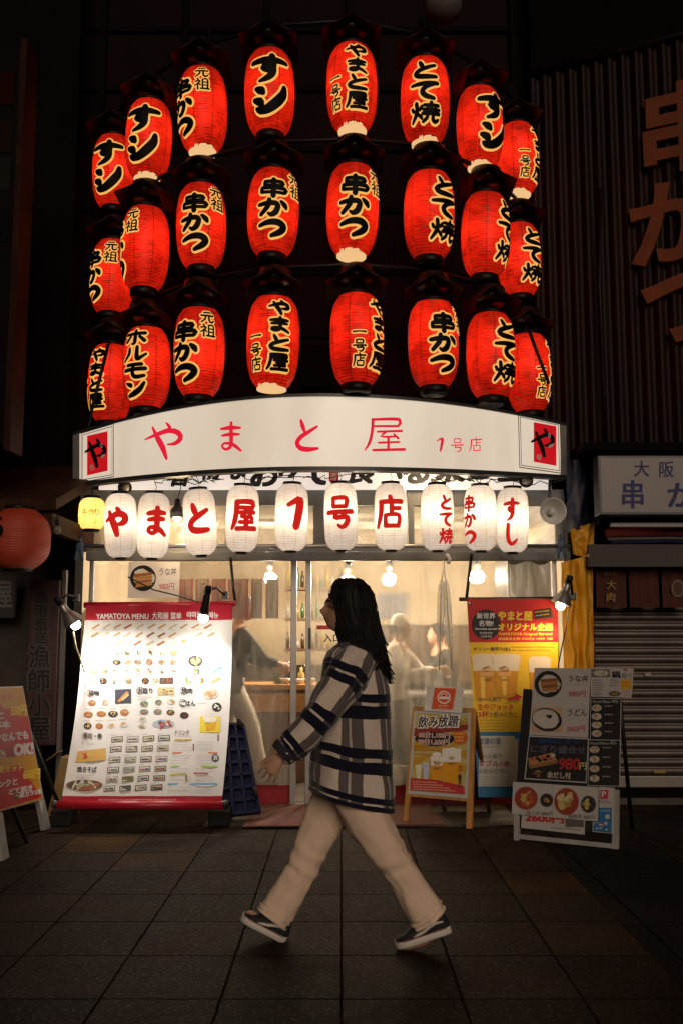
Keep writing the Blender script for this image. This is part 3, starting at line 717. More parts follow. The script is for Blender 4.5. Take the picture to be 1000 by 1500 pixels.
# small yellow lantern at the left end
p = at(135, 753, 7.75)
t = thing('yellow_lantern', 'small glowing yellow paper lantern left of the white lantern row', 'lantern', p)
M_yl = paper('yellow_lantern_paper', (1.0, .62, .16), .62, (.9, .6, .2), 70, .1, 6, .3)
def prof_y(z): k = abs(z)/.125; return .104*(1-.08*k**2-.35*k**6)
MB().lathe([(prof_y(-.125+.25*i/20), -.125+.25*i/20) for i in range(21)], p, 28, M_yl, None, False).build('paper_body', t)
for sgn in (-1, 1): MB().lathe([(.064, -.01*1), (.066, .014), (.02, .016)], p+Vector((0, 0, sgn*.128)), 20, M_black).build('ring', t)
MB().tube([p+Vector((0, 0, .14)), p+Vector((0, 0, .30))], .004, 6, M_black).build('hanger', t)
lamp('bulb_light', t, p, 1.2, (1, .75, .4), radius=.03)
mb = MB()
for k, ch in enumerate('手作り'):
    vs, fs, (a, b, c, d) = type_mesh(ch, .02); kk = .05/(d-c); ux = -.055+.05*k
    mb.add([(p.x+(prof_y(0)+.004)*math.sin((ux+(x-a)*kk)/.104), p.y-(prof_y(0)+.004)*math.cos((ux+(x-a)*kk)/.104), p.z+.0+(y-c)*kk-.02) for x, y in vs], fs, emis('yellow_ink', (.75, .33, .05), .6, False))
mb.build('lettering', t)

# ------------------------------------------------------------------ lamps under the sign
M_bulb = emis('lit_bulb', (1.0, .66, .30), 14.)
def bulb_lamp(px, py, Y, lab, e, r=.035):
    p = at(px, py, Y); t = thing('pendant_bulb', lab, 'lamp', p)
    MB().sphere(p, r, M_bulb, 16, (1, 1, 1.15)).build('bulb', t)
    MB().lathe([(.075, -.005), (.06, .05), (.03, .085), (.024, .14), (.005, .145)], p, 20, M_steel).build('shade', t)
    MB().tube([p+Vector((0, 0, .14)), p+Vector((.02, .02, .24)), p+Vector((0, .05, .36))], .004, 6, M_cable).build('cord', t)
    lamp('bulb_light', t, p+Vector((0, -.0, -.07)), e, (1, .68, .36), radius=.05)
bulb_lamp(260, 757, 7.85, 'bare glowing bulb in a dark shade between the ma and to lanterns', 12)
bulb_lamp(631, 688, 7.72, 'small glowing amber bulb tucked under the sign above the doteyaki white lantern', 12, .028)
def spot(px, py, Y, aimp, lab):
    p = at(px, py, Y); t = thing('sign_spotlight', lab, 'spotlight', p, 'unlit spotlights under the sign'); ax = (Vector(aimp)-p).normalized()
    MB().lathe([(.025, -.10), (.03, -.04), (.052, .02), (.055, .05), (.05, .05), (.02, .0)], p, 20, M_black, ax).build('lamp_head', t)
    MB().lathe([(.047, .042), (.02, .05), (.003, .052)], p, 20, mat('spot_lens', (.5, .46, .4), .15, .3), ax).build('lens', t)
    MB().tube([p, p+Vector((0, .02, .08)), p+Vector((0, .06, .16))], .010, 8, M_black).build('bracket', t)
p = at(182, 712, 7.75); spot(182, 712, 7.75, p+Vector((.1, -.25, -.12)), 'small black spotlight under the left end of the sign')
p = at(770, 702, 7.75); spot(770, 702, 7.75, p+Vector((-.05, -.25, -.12)), 'small black spotlight under the right end of the sign')
# cable tangle under the sign
mb = MB(); rr = random.Random(12)
for k in range(12):
    x = 160+rr.random()*600; pts = []
    for j in range(9): pts.append(at(x+j*(6+4*rr.random()), 694+9*rr.random()+abs((x-468)/360)**2*16, 7.55+.25*rr.random()))
    mb.tube(pts, .004, 5, M_cable)
tag(mb.build('cable_tangle'), 'loose black cables and ties strung along the underside of the curved sign', 'cable')
# horn loudspeaker
p = at(808, 749, 7.6); ax = Vector((.02, -1, -.05)).normalized()
t = thing('horn_loudspeaker', 'grey horn loudspeaker hanging under the right end of the sign', 'loudspeaker', p)
M_horn = mat('horn_grey', (.75, .73, .69), .4, .0)
MB().lathe([(.035, -.20), (.04, -.10), (.055, -.04), (.085, .0), (.102, .03), (.104, .036), (.098, .03), (.078, -.005), (.045, -.05), (.02, -.07)], p, 28, M_horn, ax).build('horn', t)
MB().lathe([(.028, -.06), (.028, .0), (.016, .015), (.003, .017)], p, 16, M_horn, ax).build('throat', t)
MB().tube([p+Vector((0, .08, .03)), p+Vector((.0, .09, .13)), p+Vector((.01, .1, .26))], .012, 8, M_steel).build('bracket', t)
# clamps on the bar ends
for px, py, lab in ((118, 800, 'blue plastic clamp on the left end of the lantern bar'), (820, 797, 'blue plastic clamp on the right end of the lantern bar')):
    p = at(px, py, 7.70); t = thing('bar_clamp', lab, 'clamp', p); mc = mat('blue_plastic', (.05, .085, .16), .5)
    MB().box(p, (.055, .06, .05), mc, None, .012).build('jaw', t)
    for q in (-1, 1): MB().tube([p+Vector((q*.008, -.02, -.02)), p+Vector((q*.022, -.03, -.07)), p+Vector((q*.03, -.03, -.115))], [.014, .013, .010], 8, mc).build('grip', t)
    MB().tube([p+Vector((0, 0, .02)), p+Vector((0, .01, .07))], .012, 8, mc).build('screw', t)
# ------------------------------------------------------------------ menu banner
b0, b1, b2 = at(127, 886, 7.62), at(340, 885, 7.62), at(90, 1178, 7.06)
bm0 = plane_map(b0, b1, b2)
def bmap(x, y, off=0.):                          # the sheet bellies slightly
    v = (y-886)/292.; return bm0(x, y, off+.045*math.sin(math.pi*min(max(v, 0), 1))**1.5*(-1) + .004*math.sin(x*.11+y*.03)+.003*math.sin(y*.5+2*math.sin(x*.05))*max(0, .5-abs(v-.9)*2))
gb = ground(205, 1211)
ban = thing('menu_banner', 'large leaning white menu banner with red header and hundreds of small dish photos', 'menu', (bm0(205, 1178).x, 7.2, 0))
M_vin = mat('white_vinyl', (.76, .73, .70), .38, var=.04, bump=.12, bscale=9)
def lft(v): return 127-9*(v/.25 if v < .25 else 1)-(max(v-.25, 0)/.75)**1.15*28
def rgt(v): return 341-4*v-12*v*v
MB().grid(lambda u, v: bmap(lft(v)+(rgt(v)-lft(v))*u, 886+292*v), 24, 40, M_vin).build('sheet', ban)
M_rred = mat('banner_red', (.42, .012, .028), .35, var=.08)
P = Print(bmap)
P.mb.grid(lambda u, v: bmap(lft(v*.07)+(rgt(v*.07)-lft(v*.07))*u, 886+22*v, .002), 20, 3, M_rred)
P.mb.grid(lambda u, v: bmap(lft(.955+.045*v)+(rgt(.955+.045*v)-lft(.955+.045*v))*u, 1166+12*v, .002), 20, 3, M_rred)
P.text('YAMATOYA MENU', 141, 899, 7.5, WHITE, 4, w=77, bold=.03); P.text('大和屋 菜单', 223, 897, 10, WHITE, 4, w=43, bold=.02); P.text('야마토야 메뉴', 274, 896, 9.5, WHITE, 4, w=46, bold=.02)
P.scrib(145, 1170, 260, 3, (.75, .5, .5), 4)
INK, GR, OR = (.03, .03, .035), (.35, .34, .33), (.6, .2, .05)
foods = [(.45, .2, .06), (.55, .34, .10), (.30, .09, .03), (.5, .07, .04), (.2, .28, .06), (.65, .55, .35), (.08, .05, .03)]
greens = [(.10, .25, .05), (.25, .35, .08), (.5, .45, .2), (.45, .06, .04)]
darkp, pale = (.035, .03, .03), (.62, .58, .54)
# skewers (rows at the top)
for y, xs in ((917, (140, 156, 172, 187, 205, 222, 237, 253, 269, 286, 304)), (929, (138, 154, 170, 185, 203, 220, 236, 252, 290, 308)), (941, (140, 156, 172, 186, 200, 219, 235, 252, 306))):
    for x in xs:
        c = rng.choice([(.5, .3, .12), (.4, .12, .06), (.25, .1, .05), (.55, .45, .3)]); P.poly([(x-6, y+2), (x+5, y-4), (x+6.5, y-2), (x-4, y+4)], c, 3); P.scrib(x-5, y-8, x+4, 1.5, GR, 3)
for y, xs in ((955, (138, 154, 170, 185, 202, 220, 237, 254)), (968, (136, 152, 170, 186, 201, 218, 236, 253)), (981, (137, 152, 169, 184, 199, 217, 235, 253)), (995, (135, 150, 165, 187, 212, 226))):
    for x in xs: P.dish(x, y, rng.uniform(5, 6.5), rng.uniform(3.8, 5), rng.choice([pale, darkp, pale, (.3, .28, .2)]), foods, 3, 5); P.scrib(x-5, y-7, x+4, 1.4, GR, 3)
P.dish(270, 940, 7, 5, pale, foods, 3); P.dish(286, 966, 11, 8, darkp, [(.6, .45, .12), (.55, .35, .1), (.3, .35, .1)], 3, 12); P.dish(286, 981, 8, 6, pale, foods, 3)
for x, y in ((308, 962), (317, 978), (315, 993)): P.poly([(x-7, y+3), (x+6, y-5), (x+8, y-1), (x-4, y+6)], rng.choice([(.5, .35, .15), (.15, .25, .5), (.5, .3, .2)]), 3)
for x in (275, 295): P.dish(x, 995, 7, 6, rng.choice([pale, (.3, .35, .2)]), greens, 3, 8)
P.rect(233, 990, 253, 999, (.12, .08, .07), 3); P.dish(243, 994, 8, 3.5, (.2, .12, .09), foods, 3.5, 7)
P.text('お好焼', 272, 950, 7, INK, 3, w=20, bold=.015)
def head(t, x, y, h, w, circ=True):
    P.text(t, x+1, y, h, INK, 4, w=w, bold=.03)
    if circ: P.mb.add([P.mp(x+4+5.5*math.cos(a)*q, y+h/2+5.5*math.sin(a)*q, 3*P.U) for q in (1, .86) for a in [k*.2618 for k in range(24)]], [[k, (k+1) % 24, 24+(k+1) % 24, 24+k] for k in range(24)], ink((.45, .12, .1) if x < 200 else INK))
head('揚物', 127, 1009, 7.5, 16); P.scrib(146, 1008, 162, 2, GR, 3); P.scrib(146, 1012, 152, 2, GR, 3)
head('お造り', 200, 1005, 8, 21); head('焼肉', 264, 1005, 8, 16); head('ごはん', 263, 1023, 8, 21); P.scrib(288, 1026, 302, 2, GR, 3)
head('寿司・巻', 120, 1072, 8, 27); head('焼きそば', 112, 1122, 8.5, 28, False); P.text('ドリンク', 256, 1067, 7, INK, 4, w=20, bold=.015)
for x, y, w in ((200, 1017, 20), (200, 1021, 14), (264, 1015, 22), (118, 1083, 12), (118, 1087, 20), (112, 1134, 26), (112, 1138, 18), (256, 1075, 24), (264, 1033, 14)): P.scrib(x, y, x+w, 1.7, GR, 3)
P.rect(167, 1007, 191, 1028, (.05, .055, .08), 3, -.4); P.poly([(170, 1024), (184, 1010), (188, 1012), (174, 1026)], (.6, .22, .06), 4); P.poly([(176, 1022), (186, 1013), (188, 1016), (178, 1024)], (.65, .45, .2), 5)
P.rect(230, 1004, 255, 1016, (.5, .42, .22), 3); P.dish(243, 1010, 11, 5, (.55, .48, .3), foods, 3.4, 9)
P.dish(307, 1013, 12, 8.5, pale, [(.65, .42, .2), (.6, .5, .3), (.6, .3, .15)], 3, 12); P.dish(317, 1033, 7, 6.5, darkp, [(.7, .68, .66)], 3, 6); P.dish(269, 1045, 6.5, 5, darkp, [(.2, .03, .03), (.1, .03, .03)], 3, 4)
for x, y in ((133, 1027), (153, 1026), (128, 1044), (147, 1043), (164, 1043), (181, 1041), (127, 1061), (144, 1061), (161, 1060), (180, 1059)):
    P.dish(x, y, rng.uniform(5.5, 7.5), rng.uniform(4, 5), rng.choice([pale, darkp, (.4, .15, .06)]), [(.6, .3, .08), (.5, .2, .05), (.65, .45, .18)], 3, 6); P.scrib(x-6, y-9, x+5, 1.5, GR, 3)
for x, y in ((210, 1028), (231, 1026), (250, 1025), (210, 1040), (230, 1040), (249, 1041), (208, 1051), (207, 1061)):
    P.dish(x, y, rng.uniform(5, 6.5), rng.uniform(3.8, 4.8), rng.choice([(.15, .22, .2), pale, darkp]), greens+foods[:2], 3, 7); P.scrib(x-6, y-8, x+4, 1.4, GR, 3)
P.dish(238, 1058, 16, 6.5, (.4, .45, .5), [(.5, .05, .05), (.1, .25, .06), (.6, .3, .2), (.65, .6, .55), (.1, .15, .4)], 3, 16)
# beer photo
P.rect(292, 1047, 322, 1071, (.80, .62, .05), 3, -.6); P.rect(300, 1049, 317, 1056, (.8, .78, .6), 4, -.6); P.poly([(300, 1058), (317, 1054), (314, 1066), (302, 1068)], (.75, .42, .02), 4)
# sushi grid
for j, y in enumerate((1081, 1096, 1112, 1127, 1141, 1155)):
    for i in range(4):
        x = 170+i*23-j*1.6+(0 if j < 5 else -2); y2 = y+(-.6*i)
        tray = rng.choice([(.10, .10, .09), (.16, .15, .07), (.3, .29, .27), (.06, .06, .06)])
        P.poly([(x-8, y2-3.5), (x+9, y2-5), (x+9, y2+3.5), (x-8, y2+5)], tray, 3); P.poly([(x-6.8, y2-2.4), (x+7.8, y2-3.8), (x+7.8, y2+2.4), (x-6.8, y2+3.8)], rng.choice([(.55, .53, .5), (.5, .48, .36), (.62, .6, .58)]), 3.6)
        for k in range(4): P.ell(x-4+k*3, y2+.6-.2*k, 1.8, 1.2, rng.choice([(.04, .04, .04), (.5, .1, .05), (.35, .3, .1), (.08, .06, .12), (.1, .15, .05)]), 4.2+.25*k, 8, .4)
        P.scrib(x-9, y2-7.6, x-1, 1.5, GR, 3)
P.poly([(113, 1099), (154, 1094), (155, 1112), (110, 1116)], (.62, .38, .10), 3); P.dish(133, 1105, 17, 7, (.7, .6, .4), [(.5, .05, .04), (.7, .68, .65), (.6, .3, .1), (.25, .1, .04)], 3.5, 14)
P.dish(124, 1150, 25, 8, (.10, .07, .06), [(.6, .58, .4), (.45, .42, .25), (.5, .5, .4)], 3.6, 16, (.32, .13, .07))
# drinks lists
for x0, x1, y, c in ((255, 280, 1080, (.7, .5, .08)), (252, 318, 1100, (.7, .25, .08)), (250, 318, 1120, (.35, .6, .1)), (249, 272, 1132, (.55, .5, .1)), (284, 305, 1131, (.5, .12, .12)), (246, 318, 1147, (.1, .42, .75))): P.rect(x0, y, x1, y+2.2, c, 3, -.0)
for y in list(range(1084, 1099, 4))+list(range(1104, 1118, 4))+list(range(1124, 1130, 4))+list(range(1136, 1146, 4))+list(range(1151, 1162, 4)):
    for x0, x1 in ((254-(y-1080)*.1, 282), (287, 316)): P.scrib(x0, y, x1-rng.random()*10, 1.6, (.45, .44, .42), 3)
P.ell(315, 1109, 5.5, 6, (.07, .07, .07), 3); P.text('酒', 312, 1105, 7, WHITE, 4, w=6, bold=.02)
for x, y in ((282, 1093), (318, 1078), (272, 1139)): P.rect(x, y-5, x+2, y+5, (.25, .08, .05), 3)
P.build('print', ban)
mb = MB(); mb.tube([bmap(123, 885, -.02), bmap(345, 883, -.02)], .022, 12, M_rred); mb.build('top_roller', ban)
mb = MB(); mb.tube([bmap(84, 1179, -.01), bmap(329, 1179, -.01)], .030, 14, M_rred); mb.build('bottom_roller', ban)
for px in (80, 330): MB().sphere(bmap(px, 1178), .03, M_steel, 12, (.8, 1, 1)).build('end_knob', ban)
for x0, x1 in ((73, 103), (305, 336)):
    a = ground(x0, 1212); b = ground(x1, 1212); MB().mm((a.x, a.y, 0), (b.x, a.y+.22, .115), M_black, .012).build('foot_block', ban)
mb = MB(); mb.tube([at(338, 818, 7.97), at(341, 850, 7.85), at(345, 884, 7.66)], .012, 8, M_black); mb.build('hanging_rod', ban)
# clamp lamps
M_lampw = emis('floodlamp_bulb', (1.0, .93, .80), 55.)
def clamp_lamp(p, aim, lab, e, col, dark=False, spot=R(130), bulbmat=None, parent_pt=None):
    ax = (Vector(aim)-p).normalized(); t = thing('clamp_lamp', lab, 'lamp', p)
    if dark: MB().lathe([(.020, -.12), (.026, -.10), (.028, -.03), (.034, .0), (.036, .035), (.030, .03), (.02, -.01)], p, 20, M_black, ax).build('reflector', t)
    else: MB().lathe([(.022, -.12), (.028, -.10), (.03, -.055), (.034, -.05), (.06, .0), (.078, .045), (.080, .05), (.074, .046), (.05, .0), (.02, -.03)], p, 24, M_black if dark else M_alu, ax).build('reflector', t)
    MB().sphere(p+ax*.062, .036, bulbmat or M_lampw, 16).build('bulb', t)
    MB().lathe([(.02, -.18), (.026, -.17), (.026, -.12), (.01, -.115)], p, 16, M_black, ax).build('socket', t)
    if parent_pt is not None: MB().tube([p-ax*.15, (p-ax*.16+parent_pt)/2+Vector((0, 0, .03)), parent_pt], .010, 8, M_black).build('arm', t).name; MB().box(parent_pt, (.05, .04, .06), M_steel, None, .008).build('clip', t)
    lamp('spot_light', t, p+ax*.115, e, col, 'SPOT', .03, Vector(aim), spot, .8)
    return t
pl = at(104, 905, 7.30); clamp_lamp(pl, bm0(170, 1000), 'bright clamp lamp shining on the upper left corner of the menu banner', 33, (1, .93, .84), parent_pt=at(112, 876, 7.55))
pr = at(300, 893, 7.30); clamp_lamp(pr, bm0(282, 995), 'black clamp lamp shining on the upper right corner of the menu banner', 26, (1, .93, .84), True, parent_pt=at(330, 872, 7.60))
tag(MB().tube([at(108, 925, 7.28), at(111, 945, 7.27), at(117, 962, 7.3), at(124, 985, 7.4)], .006, 6, mat('cream_cord', (.6, .5, .3), .5)).build('lamp_cord'), 'pale cord dangling below the left clamp lamp beside the menu banner', 'cord')
tag(MB().tube([at(188, 845, 7.9), at(225, 864, 7.8), at(262, 873, 7.6), at(296, 884, 7.35)], .006, 6, M_cable).build('lamp_cord'), 'thin black cord slanting across the eel bowl poster to the lamp', 'cord')
# eel bowl poster
Yu = 7.94; P = Print(ymap(Yu))
po = thing('eel_bowl_poster', 'white paper poster of an eel rice bowl hanging above the menu banner', 'poster', at(225, 876, Yu))
MB().pbox(188, 823, 263, 876, Yu, .006, mat('poster_paper', (.84, .80, .75), .5, var=.03)).build('sheet', po)
P.ell(210, 847, 19, 19, (.02, .018, .016), 1, 28); P.ell(210, 847, 16, 13, (.66, .62, .55), 2, 16, .25)
for k in range(4): P.poly([(196+k*1.5, 841+k*5), (222, 838+k*5), (224, 842+k*5), (198, 846+k*5)], [(.33, .12, .03), (.5, .25, .08)][k % 2], 3+.3*k)
P.text('うな丼', 233, 832, 11, BLACK, 1, w=25, bold=.01, shear=.12); P.text('980円', 233, 854, 10, (.6, .03, .08), 1, w=22, bold=.01, shear=.1); P.build('print', po)

# ------------------------------------------------------------------ beer banner (right)
q0, q1, q2 = at(684, 877, 7.78), at(815, 876, 7.78), at(700, 1166, 7.55)
bp = plane_map(q0, q1, q2)
be = thing('beer_banner', 'hanging red, yellow and blue beer banner on a pole behind the folding signs', 'banner', (bp(750, 1168).x, 7.6, 0))
M_ban = mat('banner_base', (.7, .55, .1), .45, var=.03)
def bpl(v): return 683+17*v
MB().grid(lambda u, v: bp(bpl(v)+(816-bpl(v)+2*v)*u, 877+291*v, -.002+.005*math.sin(u*5+v*3)), 12, 20, M_ban).build('sheet', be)
def bw(x, y, off=0.): return bp(x, y, off+.005)
P = Print(bw)
def band(y0, y1, col, L):
    v0, v1 = (y0-877)/291, (y1-877)/291; P.poly([(bpl(v0), y0), (816+2*v0, y0), (816+2*v1, y1), (bpl(v1), y1)], col, L)
YB, BL = (.80, .50, .012), (.03, .20, .42)
band(877.5, 941, (.50, .010, .012), 1); band(941, 1072, YB, 1); band(1072, 1168, BL, 1)
P.ell(711, 915, 21, 22, BLACK, 3, 32); P.text('新世界', 711, 898, 8.5, WHITE, 4, w=27, al='c', bold=.02); P.text('名物!', 711, 909, 8.5, WHITE, 4, w=21, al='c', bold=.02)
P.text('Shinsekai special!', 711, 920, 3.6, WHITE, 4, w=32, al='c', bold=.02); P.text('新世界名物!', 711, 926, 3.2, WHITE, 4, w=19, al='c'); P.text('신세계 명물', 711, 931, 3.2, WHITE, 4, w=16, al='c')
YT = (.88, .62, .05)
P.text('やまと屋', 729, 896, 13, YT, 4, w=49, bold=.05); P.text('オリジナル企画', 729, 913, 11, YT, 4, w=79, bold=.05)
P.poly([(780, 894), (806, 890), (808, 904), (783, 907)], BLACK, 4); P.scrib(783, 896, 803, 2, YT, 5, -.12); P.scrib(784, 901, 804, 2, YT, 5, -.12)
P.text('YAMATOYA Original Service!', 729, 927, 5, YT, 4, w=79, bold=.02); P.text('原创服务企划! 오리지널 서비스 기획', 729, 934, 4, YT, 4, w=79, bold=.02)
P.text('キリン一番搾り(生)', 693, 948, 6.5, INK, 4, w=53, bold=.015); P.scrib(749, 947, 809, 2, (.2, .13, .02), 4); P.scrib(749, 951.5, 806, 2, (.2, .13, .02), 4)
FO, BE1, BE2 = (.78, .66, .50), (.62, .27, .008), (.85, .55, .08)
def glass(x0, x1, y0, y1, yf, tap, L):
    w = x1-x0
    P.poly([(x0, y0+3), (x0+w*.2, y0), (x1-w*.2, y0), (x1, y0+3), (x1-tap*(yf-y0)/(y1-y0), yf), (x0+tap*(yf-y0)/(y1-y0), yf)], FO, L)
    P.poly([(x0+tap*(yf-y0)/(y1-y0), yf), (x1-tap*(yf-y0)/(y1-y0), yf), (x1-tap, y1), (x0+tap, y1)], BE1, L)
    P.poly([(x0+w*.3, yf+2), (x0+w*.5, yf+2), (x0+w*.5, y1-3), (x0+w*.36, y1-3)], BE2, L+1)
glass(690, 729, 958, 1026, 983, 7, 4); glass(721, 761, 958, 1022, 983, 6, 6); glass(773, 806, 962, 1020, 985, 3, 4)
for x, L in ((712, 8), (737, 9)):
    P.ell(x, 979.5, 8, 3.8, (.42, .24, .06), L, 13, .6); P.ell(x+1, 980, 5.5, 2, (.70, .55, .36), L+.4, 11, .5); P.ell(x-1, 979, 3, 1.2, (.36, .10, .03), L+.8, 9, .6); P.rect(x-9, 985, x+10, 991, (.72, .38, .12), L); P.text('一番搾り', x-6, 994, 4, INK, L, w=13)
P.text('お一人様で', 700, 1021, 7, INK, 10, w=33, bold=.01); P.text('生中ジョッキ', 699, 1031, 9, (.5, .02, .02), 10, w=52, bold=.02); P.text('2杯', 699, 1042, 9, (.5, .02, .02), 10, w=16, bold=.02); P.text('お飲みの方に', 716, 1043, 8, INK, 10, w=41, bold=.01)
P.poly([(741, 1024), (754, 1019), (753, 1015), (764, 1021), (755, 1027), (755, 1023.5), (743, 1027)], (.5, .015, .02), 10)
for k, w in enumerate((36, 45, 40, 34)): P.scrib(702, 1054+k*4.6, 702+w, 2.2, (.25, .16, .03), 4)
P.poly([(701, 1078), (752, 1078), (755, 1084), (758, 1082), (757, 1150), (750, 1152), (700, 1152)], (.62, .60, .57), 3)
P.text('普通の酒', 700, 1081, 9.5, (.04, .12, .28), 4, w=32, bold=.02); P.scrib(706, 1093, 732, 2.4, (.2, .2, .22), 4)
P.text('お一人様で', 700, 1104, 7.5, INK, 4, w=34); P.text('ダブル1本', 699, 1114, 9, (.5, .02, .02), 4, w=47, bold=.02); P.text('お飲みの方に.', 700, 1126, 7.5, INK, 4, w=46)
for k, w in enumerate((50, 40, 54, 46)): P.scrib(702, 1137+k*3.7, 702+w, 1.8, (.25, .25, .25), 4)
P.build('print', be)
MB().tube([bp(672, 877.5, -.01), bp(742, 877, -.01), bp(830, 876, -.01)], .016, 10, M_steel).build('top_pole', be)
for u in (686, 812): MB().lathe([(.012, 0), (.012, .012), (.004, .014)], bp(u, 884, .006), 12, M_alu, bp.N).build('eyelet', be)
MB().tube([at(690, 812, 7.98), at(686, 845, 7.9), bp(683, 875, -.01)], .012, 8, M_black).build('hanging_rod', be)
M_warm = emis('halogen_bulb', (1., .62, .28), 30.)
pw = at(824, 876, 7.60); clamp_lamp(pw, bp(786, 980)+Vector((0, -.10, 0)), 'chrome clamp lamp on the right shining warmly on the beer banner', 14, (1, .70, .40), parent_pt=at(838, 874, 7.75), bulbmat=M_warm)
tag(MB().tube([at(834, 884, 7.6), at(826, 930, 7.55), at(818, 968, 7.6), at(813, 1010, 7.6)], .005, 6, M_cable).build('lamp_cord'), 'black cord hanging from the right clamp lamp past the beer banner', 'cord')

# ------------------------------------------------------------------ wooden A-board with drinks poster
fl = ground(595, 1207); fr = ground(688, 1214)
tl = at(607, 1037, fl.y+.22); tr_ = at(692, 1039, fr.y+.22)
am = plane_map(fl, fr, tl)
ab = thing('wooden_sandwich_board', 'wooden framed sandwich board with an all-you-can-drink beer poster', 'sandwich board', ((fl.x+fr.x)/2, fl.y+.2, 0))
def bar_(mb, a, b, w, d, mt):
    a = Vector(a); b = Vector(b); z = (b-a).normalized(); x = z.cross(am.N).normalized(); y = am.N
    vs = [p+x*sx*w/2+y*sy*d/2 for p in (a, b) for sx, sy in ((-1, -1), (1, -1), (1, 1), (-1, 1))]
    mb.add(vs, [[0, 1, 2, 3], [7, 6, 5, 4], [0, 4, 5, 1], [1, 5, 6, 2], [2, 6, 7, 3], [3, 7, 4, 0]], mt)
mb = MB(); bar_(mb, am(594, 1207), am(608, 1037), .036, .03, M_wood); mb.build('leg', ab)
mb = MB(); bar_(mb, am(687, 1214), am(692, 1039), .042, .03, M_wood); mb.build('leg', ab)
mb = MB(); bar_(mb, am(606, 1039), am(694, 1041), .034, .026, M_wood); mb.build('crossbar', ab); mb = MB(); bar_(mb, am(598, 1164), am(690, 1172), .026, .026, M_wood); mb.build('crossbar', ab)
for (x0, y0, x1, y1) in ((607, 1040, 652, 1190), (693, 1042, 716, 1192)):
    a = am(x0, y0, -.03); zf = 0; bk = ground(x1, y1); mb = MB(); mb.tube([a, (a+bk)/2, bk], .016, 4, mat('dark_wood', (.10, .045, .015), .5), True, False); mb.build('rear_leg', ab)
rp = [am(693, 1043, -.02), am(697, 1168, -.02), ground(714, 1180, .1)+Vector((0, 0, .0)), am(695, 1043, -.05)]
MB().add([am(609, 1042, -.035), am(690, 1044, -.035), at(717, 1172, fl.y+.52), at(634, 1172, fl.y+.52)], [[0, 1, 2, 3]], mat('dark_wood', (.10, .045, .015), .5)).build('rear_panel', ab)
pm = am
P = Print(lambda x, y, off=0.: am(x, y, off+.016))
mp4 = lambda x0, y0: (x0, y0)
P.poly([(607, 1042), (690, 1045), (685, 1170), (598, 1163)], (.42, .42, .41), 0)
P.poly([(610, 1045), (686, 1048), (681, 1165), (601.5, 1159)], (.46, .35, .11), 1)
cxs, cys = 646, 1100
for k in range(16):
    a = k*math.pi/8+.1; pts = [(cxs, cys)]
    for d in (-.10, .10):
        x = cxs+62*math.cos(a+d)*.7; y = cys+62*math.sin(a+d); pts.append((min(max(x, 606), 684), min(max(y, 1048), 1160)))
    P.poly(pts, (.46, .24, .012), 2)
P.poly([(608, 1067), (686, 1062), (685.5, 1070), (606.5, 1079)], (.22, .03, .02), 3)
P.text('飲み放題', 612, 1049, 19, WHITE, 4, w=60, bold=.075, shear=.15, slope=-.03); P.text('飲み放題', 612, 1050, 17, BLACK, 5.5, w=58, bold=.02, shear=.15, slope=-.03); P.text('コース', 671, 1054, 8, BLACK, 5.5, w=14)
P.ell(637, 1083, 29, 10.5, BLACK, 3, 24); P.text('60分1,100円', 614, 1073, 8.5, (.80, .68, .60), 4, w=45, bold=.055, slope=.02); P.text('90分1,650円', 613, 1083, 8.5, (.80, .68, .60), 4, w=45, bold=.055, slope=.02)
P.text('60分1,100円', 614, 1073.3, 8, (.34, .02, .02), 5, w=44.5, bold=.005, slope=.02); P.text('90分1,650円', 613, 1083.3, 8, (.34, .02, .02), 5, w=44.5, bold=.005, slope=.02)
P.ell(674, 1081, 11, 11, (.50, .10, .03), 3, 20, .12); P.scrib(667, 1074, 680, 3, YT, 4); P.scrib(666, 1079, 680, 3, YT, 4); P.scrib(668, 1084, 679, 3, YT, 4)
for k, (y, w) in enumerate(((1093, 36), (1098, 40), (1104, 26))): P.scrib(608-k*.3, y, 608+w, 2.6, (.25, .06, .03), 3.5, .02)
def gl2(x0, x1, y0, yf, y1, L, c=BE1):
    P.poly([(x0, y0), (x1, y0+.5), (x1-.6, yf), (x0+.6, yf)], (.70, .66, .58), L); P.poly([(x0+.6, yf), (x1-.6, yf), (x1-2.5, y1), (x0+2, y1)], c, L)
gl2(648, 676, 1097, 1117, 1150, 4); gl2(631, 649, 1108, 1122, 1145, 5.5); gl2(619, 630, 1118, 1119, 1143, 5, (.42, .45, .55)); gl2(609, 619, 1121, 1123, 1142, 5, (.6, .58, .4))
for x, y, L in ((662, 1112, 6), (640, 1119, 7)):
    P.ell(x, y-1, 5.5, 2.6, (.36, .22, .08), L, 11, .7); P.ell(x+1, y-1.4, 3, 1.3, (.55, .42, .28), L+.4, 9, .6); P.ell(x, y-13, 9 if x > 650 else 7, 3.2, (.74, .70, .63), L, 14, .2)
    P.text('一番搾り', x-8, y+5, 4.4, INK, L, w=15)
P.poly([(602, 1140), (640, 1143), (680, 1152), (681, 1164), (601.5, 1158)], (.42, .03, .03), 7.5)
for k in range(4): P.scrib(606, 1144.5+k*3.6, 640+k*9, 2, (.75, .55, .35), 8.5, .05)
P.text('キリン一番搾り', 674, 1122, 34, INK, 8, w=4.5, vert=True, bold=.02)
P.build('poster', ab)
cd = thing('sticker_card', 'white card with an orange square and round emblem clipped on the sandwich board top', 'card', am(652, 1044, .03))
P = Print(lambda x, y, off=0.: am(x, y, off+.032))
